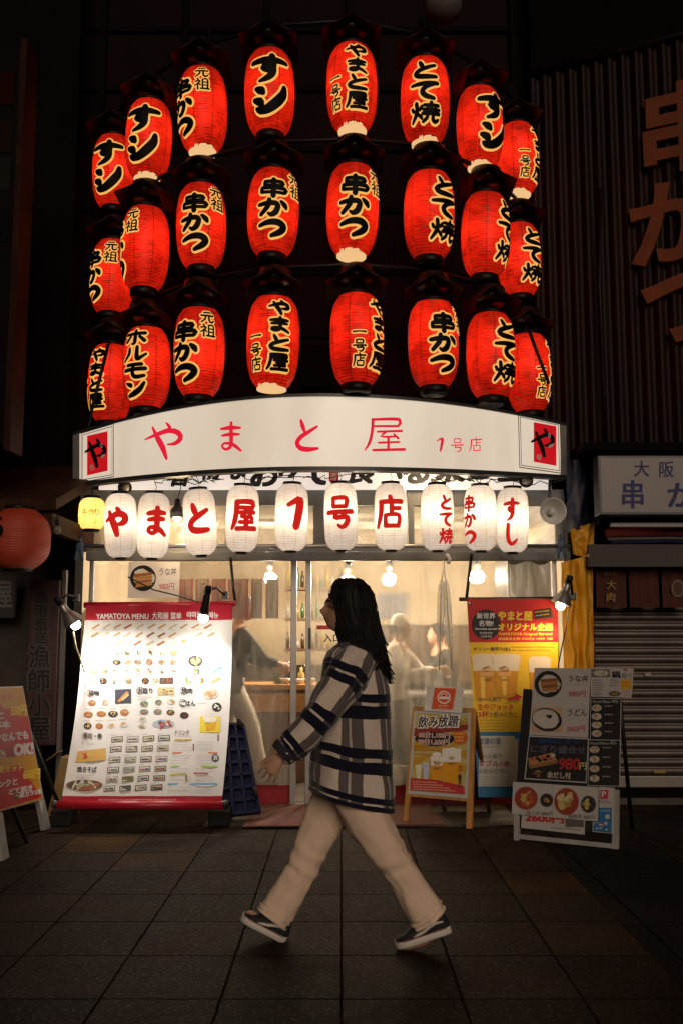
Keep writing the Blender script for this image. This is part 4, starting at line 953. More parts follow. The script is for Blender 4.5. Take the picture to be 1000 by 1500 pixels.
MB().add([am(627, 1006, .03), am(681, 1009, .03), am(677, 1046, .03), am(622, 1042, .03), am(627, 1006, .026), am(681, 1009, .026), am(677, 1046, .026), am(622, 1042, .026)], [[0, 1, 2, 3], [7, 6, 5, 4], [0, 4, 5, 1], [1, 5, 6, 2], [2, 6, 7, 3], [3, 7, 4, 0]], mat('card_white', (.62, .58, .54), .3)).build('card', cd)
P.poly([(638, 1009), (669, 1010), (664, 1041), (633, 1040)], (.62, .085, .02), 1); P.ell(651.5, 1023, 9.5, 9.5, WHITE, 2, 28); P.ell(651.5, 1023, 7.8, 7.8, (.62, .085, .02), 3, 28)
P.rect(645, 1022, 658.5, 1025.5, WHITE, 4); P.mb.add([P.mp(651.5+5*math.cos(a)*q, 1021+4*math.sin(a)*q, 4*P.U) for q in (1, .75) for a in [math.pi+k*math.pi/8 for k in range(9)]], [[k, k+1, 10+k, 9+k] for k in range(8)], ink(WHITE))
P.scrib(644, 1034, 656, 2.4, WHITE, 2); P.scrib(642, 1038.5, 655, 1.2, WHITE, 2); P.build('print', cd)

# ------------------------------------------------------------------ menu board stand (right)
fl = ground(757, 1231); fr = ground(904, 1245); tl = at(786, 985, fl.y+.30)
wm = plane_map(fl, fr, tl)
st = thing('menu_stand', 'tilted black menu stand on a white base covered with dish posters', 'menu stand', ((fl.x+fr.x)/2, fl.y+.15, 0))
def quad_slab(name, pts, th, mt, parent, off=0., mp=None):
    mp = mp or wm; f = [mp(x, y, off) for x, y in pts]; b = [mp(x, y, off-th) for x, y in pts]; n = len(pts)
    return MB().add(f+b, [list(range(n)), list(range(n, 2*n))[::-1]]+[[i, n+i, n+(i+1) % n, (i+1) % n] for i in range(n)], mt).build(name, parent)
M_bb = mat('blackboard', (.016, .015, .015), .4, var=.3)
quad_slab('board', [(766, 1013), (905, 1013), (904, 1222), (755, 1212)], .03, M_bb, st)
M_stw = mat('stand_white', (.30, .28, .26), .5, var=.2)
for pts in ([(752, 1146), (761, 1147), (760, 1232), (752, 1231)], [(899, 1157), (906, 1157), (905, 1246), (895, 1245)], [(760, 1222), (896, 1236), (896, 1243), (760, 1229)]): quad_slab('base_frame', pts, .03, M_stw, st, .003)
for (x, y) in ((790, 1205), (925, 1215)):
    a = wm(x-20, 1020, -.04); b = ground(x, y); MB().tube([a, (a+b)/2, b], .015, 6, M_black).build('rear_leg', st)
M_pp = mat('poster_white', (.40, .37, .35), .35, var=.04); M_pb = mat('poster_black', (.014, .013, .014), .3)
def poster(pts, mt, off, lab=None):
    o = quad_slab('poster', pts, .0025, mt, st, off)
    if lab: o['label'] = lab
    return o, Print(lambda x, y, o_=0.: wm(x, y, o_+off+.0006))
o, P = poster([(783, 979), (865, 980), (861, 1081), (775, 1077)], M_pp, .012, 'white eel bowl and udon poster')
PW = (.46, .44, .41)
P.ell(803, 1003, 20, 19.5, (.02, .018, .016), 1, 28); P.ell(803, 1003, 16.5, 13, (.45, .42, .38), 2, 14, .3)
for k in range(4): P.poly([(790+k, 996+k*4.5), (816, 994+k*4.5), (819, 998+k*4.5), (793+k, 1001+k*4.5)], [(.20, .075, .02), (.33, .15, .05)][k % 2], 3+.3*k)
P.text('うな丼', 832, 990, 9.5, BLACK, 1, w=29, bold=.012, shear=.12); P.scrib(831, 1002, 857, 2.5, (.33, .31, .28), 1); P.text('980円', 832, 1013, 9, (.36, .03, .06), 1, w=25, bold=.012, shear=.1)
P.rect(779, 1037, 823, 1073, (.42, .27, .16), 1); P.ell(801, 1055, 22, 17, (.015, .014, .015), 2, 26, 0, .2); P.ell(800, 1054, 19, 14, (.42, .39, .36), 3, 20, .1, .2)
for k in range(7): P.ell(793+rng.random()*16, 1048+rng.random()*8, 4, 2.6, rng.choice([(.02, .03, .015), (.015, .02, .015), (.5, .46, .36)]), 4+.3*k, 9, .6)
P.text('うどん', 831, 1039, 10.5, BLACK, 1, w=28, bold=.012, shear=.12); P.scrib(828, 1054, 860, 2.5, (.36, .34, .25), 1); P.text('360円', 830, 1064, 9, (.36, .03, .06), 1, w=26, bold=.012, shear=.1)
P.build('print', o)
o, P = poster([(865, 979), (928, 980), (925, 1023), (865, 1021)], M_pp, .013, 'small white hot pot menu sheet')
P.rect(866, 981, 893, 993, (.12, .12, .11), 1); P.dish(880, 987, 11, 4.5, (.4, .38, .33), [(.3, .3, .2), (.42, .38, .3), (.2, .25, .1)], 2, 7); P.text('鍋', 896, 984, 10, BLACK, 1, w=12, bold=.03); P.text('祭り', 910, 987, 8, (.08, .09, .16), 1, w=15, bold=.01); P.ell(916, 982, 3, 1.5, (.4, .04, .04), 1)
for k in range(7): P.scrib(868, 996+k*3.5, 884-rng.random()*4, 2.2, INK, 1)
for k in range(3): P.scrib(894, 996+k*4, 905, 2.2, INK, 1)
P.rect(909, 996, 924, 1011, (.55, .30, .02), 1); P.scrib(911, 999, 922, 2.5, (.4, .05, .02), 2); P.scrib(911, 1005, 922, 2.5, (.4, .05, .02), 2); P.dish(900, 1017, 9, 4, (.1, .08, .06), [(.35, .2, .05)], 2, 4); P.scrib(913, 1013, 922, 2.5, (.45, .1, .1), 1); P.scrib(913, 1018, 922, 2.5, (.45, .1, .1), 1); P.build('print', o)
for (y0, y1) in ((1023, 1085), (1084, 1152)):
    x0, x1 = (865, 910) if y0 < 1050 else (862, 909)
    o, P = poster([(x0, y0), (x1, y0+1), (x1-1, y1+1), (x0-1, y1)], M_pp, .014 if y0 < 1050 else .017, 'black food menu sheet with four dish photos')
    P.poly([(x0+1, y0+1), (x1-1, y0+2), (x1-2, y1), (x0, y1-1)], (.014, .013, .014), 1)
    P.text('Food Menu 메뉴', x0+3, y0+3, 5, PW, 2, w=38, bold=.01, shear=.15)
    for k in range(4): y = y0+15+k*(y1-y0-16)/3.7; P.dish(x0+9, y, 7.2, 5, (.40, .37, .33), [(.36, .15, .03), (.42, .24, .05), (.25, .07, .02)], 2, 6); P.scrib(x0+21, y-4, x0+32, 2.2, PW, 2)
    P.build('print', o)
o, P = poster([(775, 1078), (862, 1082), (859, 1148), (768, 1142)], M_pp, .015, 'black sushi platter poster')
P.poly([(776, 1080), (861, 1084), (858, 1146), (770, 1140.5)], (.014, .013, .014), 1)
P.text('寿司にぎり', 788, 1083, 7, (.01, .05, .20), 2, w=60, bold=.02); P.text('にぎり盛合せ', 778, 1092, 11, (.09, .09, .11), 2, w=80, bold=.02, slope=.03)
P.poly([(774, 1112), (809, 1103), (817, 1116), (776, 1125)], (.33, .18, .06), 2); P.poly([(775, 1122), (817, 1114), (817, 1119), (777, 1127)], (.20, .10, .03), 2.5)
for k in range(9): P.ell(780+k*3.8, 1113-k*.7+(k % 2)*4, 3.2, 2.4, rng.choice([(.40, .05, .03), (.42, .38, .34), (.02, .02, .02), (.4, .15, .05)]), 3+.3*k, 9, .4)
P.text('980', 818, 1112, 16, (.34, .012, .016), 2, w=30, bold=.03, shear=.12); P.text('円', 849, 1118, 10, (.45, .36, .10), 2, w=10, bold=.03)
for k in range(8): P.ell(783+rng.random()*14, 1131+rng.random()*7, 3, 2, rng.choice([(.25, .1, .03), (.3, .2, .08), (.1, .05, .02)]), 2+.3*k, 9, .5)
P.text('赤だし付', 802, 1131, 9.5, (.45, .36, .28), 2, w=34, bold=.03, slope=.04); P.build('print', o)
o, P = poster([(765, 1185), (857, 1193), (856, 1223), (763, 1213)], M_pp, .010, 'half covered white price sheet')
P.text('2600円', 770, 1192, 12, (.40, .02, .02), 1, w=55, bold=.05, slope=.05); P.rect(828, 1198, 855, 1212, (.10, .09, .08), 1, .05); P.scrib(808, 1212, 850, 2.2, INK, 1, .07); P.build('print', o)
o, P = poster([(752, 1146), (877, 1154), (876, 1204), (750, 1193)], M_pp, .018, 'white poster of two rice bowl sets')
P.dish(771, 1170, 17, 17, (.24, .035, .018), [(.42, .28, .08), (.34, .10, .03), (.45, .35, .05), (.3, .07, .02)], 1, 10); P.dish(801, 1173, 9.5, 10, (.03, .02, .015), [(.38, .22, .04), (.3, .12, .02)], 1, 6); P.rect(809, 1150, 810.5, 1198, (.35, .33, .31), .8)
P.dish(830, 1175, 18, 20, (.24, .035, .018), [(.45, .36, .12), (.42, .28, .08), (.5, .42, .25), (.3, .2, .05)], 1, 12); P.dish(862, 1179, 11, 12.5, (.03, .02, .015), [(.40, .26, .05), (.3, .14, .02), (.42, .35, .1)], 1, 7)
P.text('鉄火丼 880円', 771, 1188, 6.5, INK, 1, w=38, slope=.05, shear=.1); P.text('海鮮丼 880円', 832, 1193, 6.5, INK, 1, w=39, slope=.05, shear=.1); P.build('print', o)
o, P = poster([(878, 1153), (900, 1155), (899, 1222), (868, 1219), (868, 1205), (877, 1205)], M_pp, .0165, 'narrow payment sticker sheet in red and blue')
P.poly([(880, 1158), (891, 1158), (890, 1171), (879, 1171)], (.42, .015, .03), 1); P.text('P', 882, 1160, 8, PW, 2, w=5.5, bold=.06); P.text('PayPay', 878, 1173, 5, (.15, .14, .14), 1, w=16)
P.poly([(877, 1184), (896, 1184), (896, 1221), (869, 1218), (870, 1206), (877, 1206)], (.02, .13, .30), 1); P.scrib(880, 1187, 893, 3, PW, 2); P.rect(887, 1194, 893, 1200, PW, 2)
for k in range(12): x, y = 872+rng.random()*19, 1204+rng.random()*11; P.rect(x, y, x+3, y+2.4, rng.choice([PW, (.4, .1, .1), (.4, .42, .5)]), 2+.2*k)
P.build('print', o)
quad_slab('side_trim', [(766, 1067-58), (778, 1010), (765, 1146), (756, 1146)], .012, mat('trim_black', (.02, .02, .02), .25), st, .004)

# ------------------------------------------------------------------ red and yellow set-menu A-board at the far left
fl = ground(5, 1261); fr = ground(70, 1215)
tl = at(0, 1003, fl.y+.22)
sm_ = plane_map(fl, fr, tl)
sb = thing('set_menu_board', 'red and yellow set-menu sandwich board on pale legs, cut by the left frame edge', 'sandwich board', (fl.x, fl.y+.2, 0))
quad_slab('panel', [(-95, 1010), (33, 1005), (64, 1171), (-95, 1215)], .02, mat('board_edge', (.3, .28, .26), .4), sb, .004, sm_)
for pts in ([(-4, 1190), (4, 1190), (14, 1258), (4, 1261)], [(57, 1172), (65, 1170), (75, 1213), (66, 1216)]): quad_slab('leg', pts, .03, mat('leg_white', (.34, .32, .30), .5), sb, .002, sm_)
for a, b in (((30, 1020), (95, 1200)), ((-40, 1020), (40, 1235))): MB().tube([sm_(a[0], a[1], -.03), ground(b[0], b[1])], .014, 6, M_steel).build('rear_leg', sb)
P = Print(lambda x, y, off=0.: sm_(x, y, off+.005))
P.poly([(-93, 1012), (32, 1007), (62, 1170), (-93, 1213)], (.40, .19, .01), 1); P.poly([(-93, 1030), (40, 1050), (50, 1105), (-93, 1120)], (.34, .008, .012), 1.5); P.poly([(-93, 1140), (30, 1120), (48, 1150), (60, 1168), (-93, 1212)], (.36, .008, .012), 1.5)
sp_ = []
for k in range(22):
    a = k*2*math.pi/22; q = 1 if k % 2 else .72; sp_.append((-8+44*q*math.cos(a), 1060+32*q*math.sin(a)))
P.poly(sp_, (.36, .015, .02), 2); 
PW2 = (.52, .49, .46); YD = (.60, .38, .03)
P.text('セット', -10, 1017, 9, (.36, .02, .02), 3, w=28, bold=.04, slope=-.03); P.text('550円', 15, 1034, 15, YD, 3, w=22, bold=.06, slope=-.05); P.text('スと', -22, 1042, 11, PW2, 3, w=26, bold=.05); P.text('35本', -12, 1056, 11, PW2, 3, w=26, bold=.05)
P.text('ンクなんでも', -18, 1077, 12, PW2, 4, w=58, bold=.06, slope=-.12); P.text('OK!', 20, 1091, 16, PW2, 4, w=27, bold=.07, slope=-.1); P.rect(11, 1094, 20, 1109, (.22, .015, .015), 2.5)
P.text('と屋セット', -12, 1124, 9, YD, 4, w=44, bold=.05, slope=-.1); P.text('660円', 33, 1128, 14, YD, 4, w=24, bold=.06, slope=-.08)
P.text('リンクと', -12, 1146, 10, PW2, 4, w=36, bold=.05, slope=-.18); P.text('どて焼き', 12, 1156, 9, PW2, 4, w=34, bold=.05, slope=-.2); P.text('串カツ3本', 28, 1161, 8.5, PW2, 4, w=32, bold=.05, slope=-.2)
P.dish(0, 1105, 8, 7, (.3, .25, .2), foods, 2.5, 6); P.dish(24, 1166, 6, 5, (.1, .08, .06), foods, 2.5, 5); P.build('print', sb)

# ------------------------------------------------------------------ blue plastic dolly leaning behind the menu banner
d0, d1, d2 = at(326, 1190, 7.45), at(378, 1180, 7.45), at(330, 1060, 7.85)
dm = plane_map(d0, d1, d2)
do = thing('caster_dolly', 'blue ribbed plastic dolly with casters leaning beside the menu banner', 'dolly', at(350, 1192, 7.5))
mbp = mat('dolly_blue', (.012, .017, .075), .45, var=.15); mb = MB()
def cb(x0, y0, x1, y1, w=.02, dpt=.05):
    a = dm(x0, y0); b = dm(x1, y1); z = (b-a).normalized(); x = z.cross(dm.N)
    vs = [p+x*sx*w/2+dm.N*sy for p in (a, b) for sx, sy in ((-1, 0), (1, 0), (1, -dpt), (-1, -dpt))]
    mb.add(vs, [[0, 1, 2, 3], [7, 6, 5, 4], [0, 4, 5, 1], [1, 5, 6, 2], [2, 6, 7, 3], [3, 7, 4, 0]], mbp)
def dq(u, v): return (322+(356-322)*u+(v*(0+u*24)), 1060+133*v-(6*u*v))
for v in [i/7 for i in range(8)]: a, b = dq(0, v), dq(1, v); cb(a[0], a[1], b[0], b[1])
for u in (0, .34, .67, 1): a, b = dq(u, 0), dq(u, 1); cb(a[0], a[1], b[0], b[1])
f = [dm(*dq(*q), -.05) for q in ((0, 0), (1, 0), (1, 1), (0, 1))]; mb.add(f, [[0, 1, 2, 3]], mbp); mb.build('deck', do)
for u, v in ((.9, .03), (.08, .86), (1.0, .83)):
    p = dm(*dq(u, v), .045); MB().lathe([(.035, -.014), (.04, -.008), (.04, .008), (.035, .014)], p, 18, M_rubber, Vector((.8, .2, .3)).normalized()).build('caster', do)
# doormat
mm = [(378, 1178), (628, 1178), (650, 1207), (356, 1210)]
f = [ground(x, y, .022) for x, y in mm]; b = [Vector((p.x, p.y, .0125)) for p in f]
dmx = thing('doormat', 'faded pink doormat with dark brush greeting in front of the door', 'doormat', ((f[0].x+f[1].x)/2, f[0].y-.4, .0125))
MB().add(f+b, [[0, 1, 2, 3], [0, 4, 5, 1], [1, 5, 6, 2], [2, 6, 7, 3], [3, 7, 4, 0]], mat('mat_pink', (.15, .055, .042), .9, var=.35, vscale=7, bump=.5, bscale=120)).build('mat', dmx)
P = Print(lambda x, y, off=0.: ground(x, y, .0226+off))
for ch, x in zip('いらっしゃいませ', (396, 428, 458, 486, 512, 540, 572, 606)): P.text(ch, x, 1187, 9, (.05, .022, .018), 1, w=22, bold=.01, al='c', shear=.2)
P.build('lettering', dmx)
# yellow crate in the shadow left of the banner
a = ground(84, 1150); cr = thing('cardboard_crate', 'flattened tan cardboard box in the shadow left of the menu banner', 'box', at(104, 1130, 7.7))
mbx = mat('tan_card', (.22, .13, .04), .7, var=.2); p = at(104, 1118, 7.75)
MB().box(p+Vector((0, 0, -.18)), (.20, .16, .44), mbx, Matrix.Rotation(R(12), 3, 'Y')).build('box', cr)
for q in (-1, 1): MB().box(p+Vector((q*.12, -.02, .06)), (.10, .15, .006), mbx, Matrix.Rotation(R(q*35), 3, 'Y')).build('flap', cr)
# ------------------------------------------------------------------ restaurant interior
M_count = mat('counter_wood', (.42, .20, .06), .45, var=.25, vscale=5, stretch=(1, 6, 6))
ct = thing('service_counter', 'orange wooden service counter seen through the door gap', 'counter', at(400, 1070, 9.35))
a = at(345, 1003, 9.3); b = at(462, 1003, 9.3)
MB().mm((a.x, 9.3, a.z-.05), (b.x, 9.9, a.z), M_count, .006).build('counter_top', ct)
MB().mm((a.x+.03, 9.34, .016), (b.x-.03, 9.85, a.z-.051), mat('counter_front', (.12, .06, .03), .5, var=.3)).build('counter_front', ct)
MB().mm((a.x+.03, 9.31, a.z-.25), (b.x-.03, 9.338, a.z-.08), M_count).build('front_board', ct)
# bottles, cups and dishes on the counter
rr = random.Random(21)
for k in range(9):
    px = 405+k*6; p = at(px, 1003, 9.4+rr.random()*.3); p.z = a.z+.0005; h = .14+.14*rr.random()
    if k % 3 == 2:
        t = tag(MB().lathe([(.03, 0), (.055, .03), (.06, .05), (.052, .05), (.03, .012), (.003, .01)], p, 16, mat('bowl_white', (.6, .58, .55), .3)).build('bowl'), 'small pale bowl on the orange counter among the bottles', 'bowl', 'tableware on the counter')
    else:
        c = [(.05, .12, .03), (.25, .10, .02), (.45, .30, .08), (.06, .04, .03)][k % 4]
        tag(MB().lathe([(.03, 0), (.032, .01), (.032, h*.6), (.014, h*.75), (.013, h), (.003, h)], p, 14, mat('bottle_%d' % (k % 4), c, .2)).build('bottle'), 'dark sauce bottle standing on the orange counter', 'bottle', 'bottles on the counter')
sh = thing('bottle_shelf', 'wooden shelf unit with bottles and cups behind the door gap', 'shelf', at(440, 960, 10.6))
for y in (860, 905, 950):
    p0, p1 = at(415, y, 10.6), at(520, y, 10.6); MB().mm((p0.x, 10.6, p0.z-.03), (p1.x, 10.85, p0.z), M_brown).build('shelf_board', sh)
    for k in range(14):
        x = p0.x+.04+k*.053; h = .08+.16*rr.random(); c = rng.choice([(.06, .2, .07), (.5, .35, .1), (.5, .06, .03), (.6, .55, .45), (.1, .06, .03)])
        tag(MB().lathe([(.019, 0), (.02, h*.65), (.009, h*.8), (.009, h), (.002, h)], (x, 10.70, p0.z+.0005), 10, mat('glass_%02d' % int(c[0]*99), tuple(q*.45 for q in c), .25)).build('bottle'), 'small bottle on the wooden shelf behind the door gap', 'bottle', 'bottles on the inside shelf')
# grey kitchen units to the right
ku = thing('kitchen_unit', 'grey steel kitchen unit at the right of the bright interior', 'kitchen unit', at(690, 1100, 9.6))
p0, p1 = at(545, 1022, 9.9), at(800, 1022, 9.9)
MB().mm((p0.x, 9.9, .016), (p1.x, 10.5, p0.z), mat('unit_grey', (.10, .095, .085), .4, .4), .01).build('cabinet', ku)
MB().mm((p0.x-.02, 9.87, p0.z+.0005), (p1.x+.02, 10.52, p0.z+.04), M_alu, .005).build('worktop', ku)
fr_ = thing('fridge', 'tall dark fridge standing behind the right end of the plastic curtain', 'fridge', at(780, 1150, 9.2))
p0, p1 = at(742, 800, 9.0), at(815, 800, 9.0)
MB().mm((p0.x, 9.0, .016), (p1.x, 9.7, 2.05), mat('fridge_dark', (.07, .06, .055), .4, .2), .015).build('body', fr_)
MB().mm((p0.x+.02, 8.97, .1), (p1.x-.02, 8.998, 1.95), mat('fridge_door', (.10, .085, .07), .35, .2), .008).build('door', fr_)
bw_ = thing('booth_wall', 'dark low wooden booth wall inside behind the menu banner', 'partition', at(200, 1100, 8.8))
p0, p1 = at(120, 1000, 8.75), at(322, 1000, 8.75)
MB().mm((p0.x, 8.75, .016), (p1.x, 8.83, 1.55), mat('booth_dark', (.05, .03, .02), .5, var=.4)).build('panel', bw_)
MB().mm((p0.x, 8.72, 1.5505), (p1.x+.02, 8.86, 1.6), M_brown).build('top_rail', bw_)
# paper menu strips hanging inside
for i, (x0, x1, col, txt) in enumerate(((262, 283, (.62, .30, .26), None), (287, 306, (.66, .55, .45), None), (310, 331, (.62, .30, .26), None), (334, 364, (.66, .36, .30), 'ライス'), (368, 384, (.68, .60, .50), None), (389, 408, (.68, .60, .50), None))):
    Y = 8.42; p = at((x0+x1)/2, 906, Y)
    t = thing('menu_strip', ('paper menu strip reading rice in katakana, inside behind the curtain' if txt else 'blurred paper menu strip with dark vertical writing behind the curtain'), 'menu strip', p, None if txt else 'paper menu strips inside the window')
    MB().pbox(x0, 848, x1, 906, Y, .003, mat('strip_%02d' % int(col[1]*99), col, .6)).build('paper', t)
    P = Print(ymap(Y)); xm = (x0+x1)/2
    P.mb.grid(lambda u, v: P.mp(x0+.5+2*u, 848+58*v, .001), 1, 1, ink((.6, .12, .10))); P.mb.grid(lambda u, v: P.mp(x1-2.5+2*u, 848+58*v, .001), 1, 1, ink((.6, .12, .10)))
    if txt: P.text(txt, xm, 853, 38, INK, 2, w=10, vert=True)
    else:
        for k in range(7): P.scrib(xm-2.6, 853+k*6, xm+1.5, 4, (.10, .07, .06), 2)
    P.build('print', t)
# red name plate on the sliding door
t = thing('door_plate', 'small red strip and entrance lettering on the sliding door plastic', 'sign', at(480, 925, 8.02)); P = Print(ymap(8.03))
MB().pbox(464, 916, 497, 922, 8.03, .003, mat('plate_red', (.6, .02, .02), .4)).build('plate', t)
P.text('入口', 474, 929, 11, BLACK, 1, w=24, bold=.02); P.build('lettering', t)
# clear umbrellas hanging on the curtain rail
t = thing('clear_umbrella', 'folded clear plastic umbrella hanging by its hook from the head beam', 'umbrella', at(648, 822, 7.9), 'clear umbrellas on the head beam')
M_um = plastic('umbrella_vinyl', .42, (1., .98, .95), 1., (6, 6, 1), .92)
for k, (x0, x1) in enumerate(((646, 643), (652, 661))):
    u = t if k == 0 else thing('clear_umbrella', 'folded clear plastic umbrella leaning right beside another on the head beam', 'umbrella', at(652, 822, 7.9), 'clear umbrellas on the head beam')
    p0, p1 = at(x0, 850, 7.9), at(x1, 975, 7.9); q = [p0.lerp(p1, v) for v in (0, .06, .3, .6, .9, 1)]
    mb = MB(); n = 20
    rings = [[c+Vector((math.cos(2*math.pi*i/n), math.sin(2*math.pi*i/n), 0))*r*(1+.28*math.cos(i*2*math.pi/n*5+j)) for i in range(n)] for j, (c, r) in enumerate(zip(q, (.010, .020, .027, .024, .014, .005)))]
    mb.loft(rings, M_um); mb.build('canopy', u)
    MB().tube([at(649, 818, 7.93), at(650, 832, 7.9), p0, p1+(p1-p0)*.05], .005, 8, M_whitem).build('shaft', u)
    MB().tube([at(649+k*2, 818, 7.92), at(654+k*2, 812, 7.91), at(657+k*2, 818, 7.9), at(655+k*2, 826, 7.9)], .008, 8, M_whitem).build('handle', u)
# pendant bulbs and added tube fittings inside
M_ib = emis('inside_bulb', (1., .80, .52), 3.)
for i, (px, py, Y, e) in enumerate(((510, 836, 9.7, 70), (570, 833, 9.9, 70), (395, 832, 9.6, 44), (700, 830, 10.2, 50))):  # left bulb (third entry) is added to light the menu strips
    p = at(px, py, Y); t = thing('ceiling_bulb', 'glowing warm bulb hanging from the ceiling inside behind the curtain', 'lamp', p, 'warm bulbs inside the restaurant')
    MB().sphere(p, .027, M_ib, 16).build('bulb', t); MB().lathe([(.03, .04), (.03, .10), (.01, .11), (.006, .12), (.005, 2.61-p.z)], p, 12, M_black).build('socket', t)
    lamp('bulb_light', t, p+Vector((0, -.0, -.10)), e, (1, .85, .63), radius=.06)
t = thing('added_tube_light', 'added white tube light brightening the room inside above the transom windows', 'lamp', at(560, 780, 9.0))  # tube fittings added to brighten the room walls
for x0, x1 in ((220, 320), (340, 450), (490, 590), (620, 720)):
    p0, p1 = at(x0, 768, 8.75), at(x1, 768, 8.75); mb = MB(); mb.tube([p0, p1], .016, 10, emis('tube_glow', (1., .86, .66), 3.2)); mb.build('tube', t)
    MB().mm((p0.x, p0.y-.03, p0.z+.02), (p1.x, p1.y+.03, p0.z+.06), M_whitem).build('housing', t)
wc = thing('wall_cabinet', 'dark wooden dish cabinet on the far wall behind the cook', 'cabinet', at(620, 1005, 11.8))
p0, p1 = at(548, 1003, 11.8), at(735, 915, 11.8)
MB().mm((p0.x, 11.8, p0.z), (p1.x, IB-.035, p1.z), mat('cabinet_dark', (.07, .04, .022), .5, var=.3), .01).build('cabinet_body', wc)
for k in range(5):
    xa = p0.x+.03+k*(p1.x-p0.x-.03)/5; xb = xa+(p1.x-p0.x)/5-.04; d_ = MB().mm((xa, 11.775, p0.z+.04), (xb, 11.798, p1.z-.04), mat('cabinet_door', (.11, .06, .03), .45, var=.3), .004).build('cabinet_door', wc)
    MB().sphere((xb-.03, 11.765, (p0.z+p1.z)/2), .012, M_alu, 10).build('knob', d_)
# posters on the far wall
for i, (x0, y0, x1, y1, c) in enumerate(((505, 872, 535, 915, (.6, .5, .4)), (555, 868, 600, 905, (.30, .33, .40)), (690, 880, 735, 930, (.55, .45, .32)))):
    p = at((x0+x1)/2, y1, IB-.02); t = thing('wall_poster', ['pale poster on the far inside wall behind the woman', 'bluish poster on the far inside wall right of the woman', 'tan poster on the far inside wall above the kitchen unit'][i], 'poster', p)
    MB().pbox(x0, y0, x1, y1, IB-.02, .004, mat('wp_%d' % i, c, .6)).build('sheet', t); P = Print(ymap(IB-.021))
    for k in range(5): P.scrib(x0+4, y0+5+k*7, x1-5, 3.4, (.15, .1, .08), 1)
    P.build('print', t)

# ------------------------------------------------------------------ neighbour on the right: corrugated front, shutter, signs
wA = at(786, 600, 8.75); wB = at(1000, 600, 8.18); dirw = Vector((wB.x-wA.x, wB.y-wA.y, 0)).normalized(); nw = Vector((dirw.y, -dirw.x, 0)).normalized()
if nw.y > 0: nw = -nw
rb_ = thing('shuttered_shop', 'dark closed neighbouring shop with corrugated upper wall and grey roller shutter', 'building', (wB.x, 8.3, 0))
M_corr = mat('corrugated_steel', (.012, .0038, .0026), .5, .1, spec=.15, var=.45, vscale=3, stretch=(1, 1, .3), bump=.1)
LW = 2.6; zb, zt = at(850, 664, 8.4).z, 6.55; mb = MB(); n = 26*10; rings = []
for i in range(n+1):
    d = LW*i/n; off = .022*math.sin(2*math.pi*d/.118); q = Vector((wA.x, wA.y, 0))+dirw*d+nw*off
    rings.append([Vector((q.x, q.y, zb)), Vector((q.x, q.y, zt))])
mb.loft(rings, M_corr, False, True, False); mb.build('corrugated_wall', rb_)
q0 = Vector((wA.x, wA.y, 0))+nw*-.06; q1 = q0+dirw*LW
MB().loft([[q0+Vector((0, 0, zt)), q0+Vector((0, 0, zt+3.5))], [q1+Vector((0, 0, zt)), q1+Vector((0, 0, zt+3.5))]], M_soot, False, False, False).build('upper_facade', rb_)
mb = MB(); mb.tube([Vector((wA.x, wA.y, zt))+nw*.03, Vector((wA.x, wA.y, zt))+nw*.03+dirw*LW], .03, 8, M_black); mb.build('parapet_rail', rb_)
mb = MB(); p = Vector((wA.x, wA.y, 0))+dirw*.62+nw*.05; mb.tube([(p.x, p.y, zb+.1), (p.x-.02, p.y, zb+1.5), (p.x+.02, p.y, zb+2.4)], .012, 8, M_black); mb.build('conduit', rb_)
# big painted characters standing off the wall
M_big = mat('orange_board', (.15, .032, .003), .55, var=.2)
for ch, cx, cyy, sz, ty in (('串', 1003, 182, .82, .0), ('か', 990, 322, .78, 0), ('つ', 1010, 446, .80, 0)):
    P0 = Vector((wA.x, wA.y, 0))+nw*.07; c = on_plane(cx, cyy, P0, nw)
    vs, fs, (a, b, c0, d0) = type_mesh(ch, .028); k = sz/max(d0-c0, b-a)
    f3 = [c+dirw*((x-(a+b)/2)*k)+Vector((0, 0, (y-(c0+d0)/2)*k)) for x, y in vs]; n = len(f3)
    edges = {}
    for f in fs:
        for i in range(len(f)):
            e = (f[i], f[(i+1) % len(f)]); edges[e] = 1
    side = [[e[0], e[0]+n, e[1]+n, e[1]] for e in edges if (e[1], e[0]) not in edges]
    o = MB().add(f3+[p-nw*.04 for p in f3], fs+[[i+n for i in f][::-1] for f in fs]+side, M_big).build('wall_letter')
    tag(o, {'串': 'large orange skewer kanji standing off the corrugated wall at the upper right', 'か': 'large orange hiragana ka on the corrugated wall below the skewer kanji', 'つ': 'large orange hiragana tsu lowest on the corrugated wall'}[ch], 'letter')
# ground floor of the neighbour
Ys = 8.25; x0 = at(868, 1000, Ys).x; x1 = x0+3.2
M_shut = mat('shutter_steel', (.062, .047, .037), .42, .4, var=.25, vscale=3, bump=.05)
zs0, zs1 = at(935, 1136, Ys).z, at(935, 886, Ys).z; rings = []; n = int((zs1-zs0)/.068)
for i in range(n*6+1):
    z = zs0+(zs1-zs0)*i/(n*6); ph = (i % 6)/6; rings.append([Vector((x0, Ys-.018*math.sin(math.pi*ph)**.6, z)), Vector((x1, Ys-.018*math.sin(math.pi*ph)**.6, z))])
sh_ = MB().loft(rings, M_shut, False, True, False).build('roller_shutter', rb_)
MB().mm((x0, Ys-.03, zs0-.09), (x1, Ys+.02, zs0-.001), mat('shutter_rail', (.20, .18, .16), .4, .3), .006).build('bottom_rail', sh_)
a = at(965, 1131, Ys-.03); MB().box(a, (.10, .012, .022), mat('brass_dull', (.20, .12, .03), .4, .6), None, .004).build('lock_plate', sh_)
a = at(948, 988, Ys-.03); MB().box(a, (.05, .006, .028), mat('label_pale', (.30, .28, .26), .5), None, .002).build('sticker', sh_)
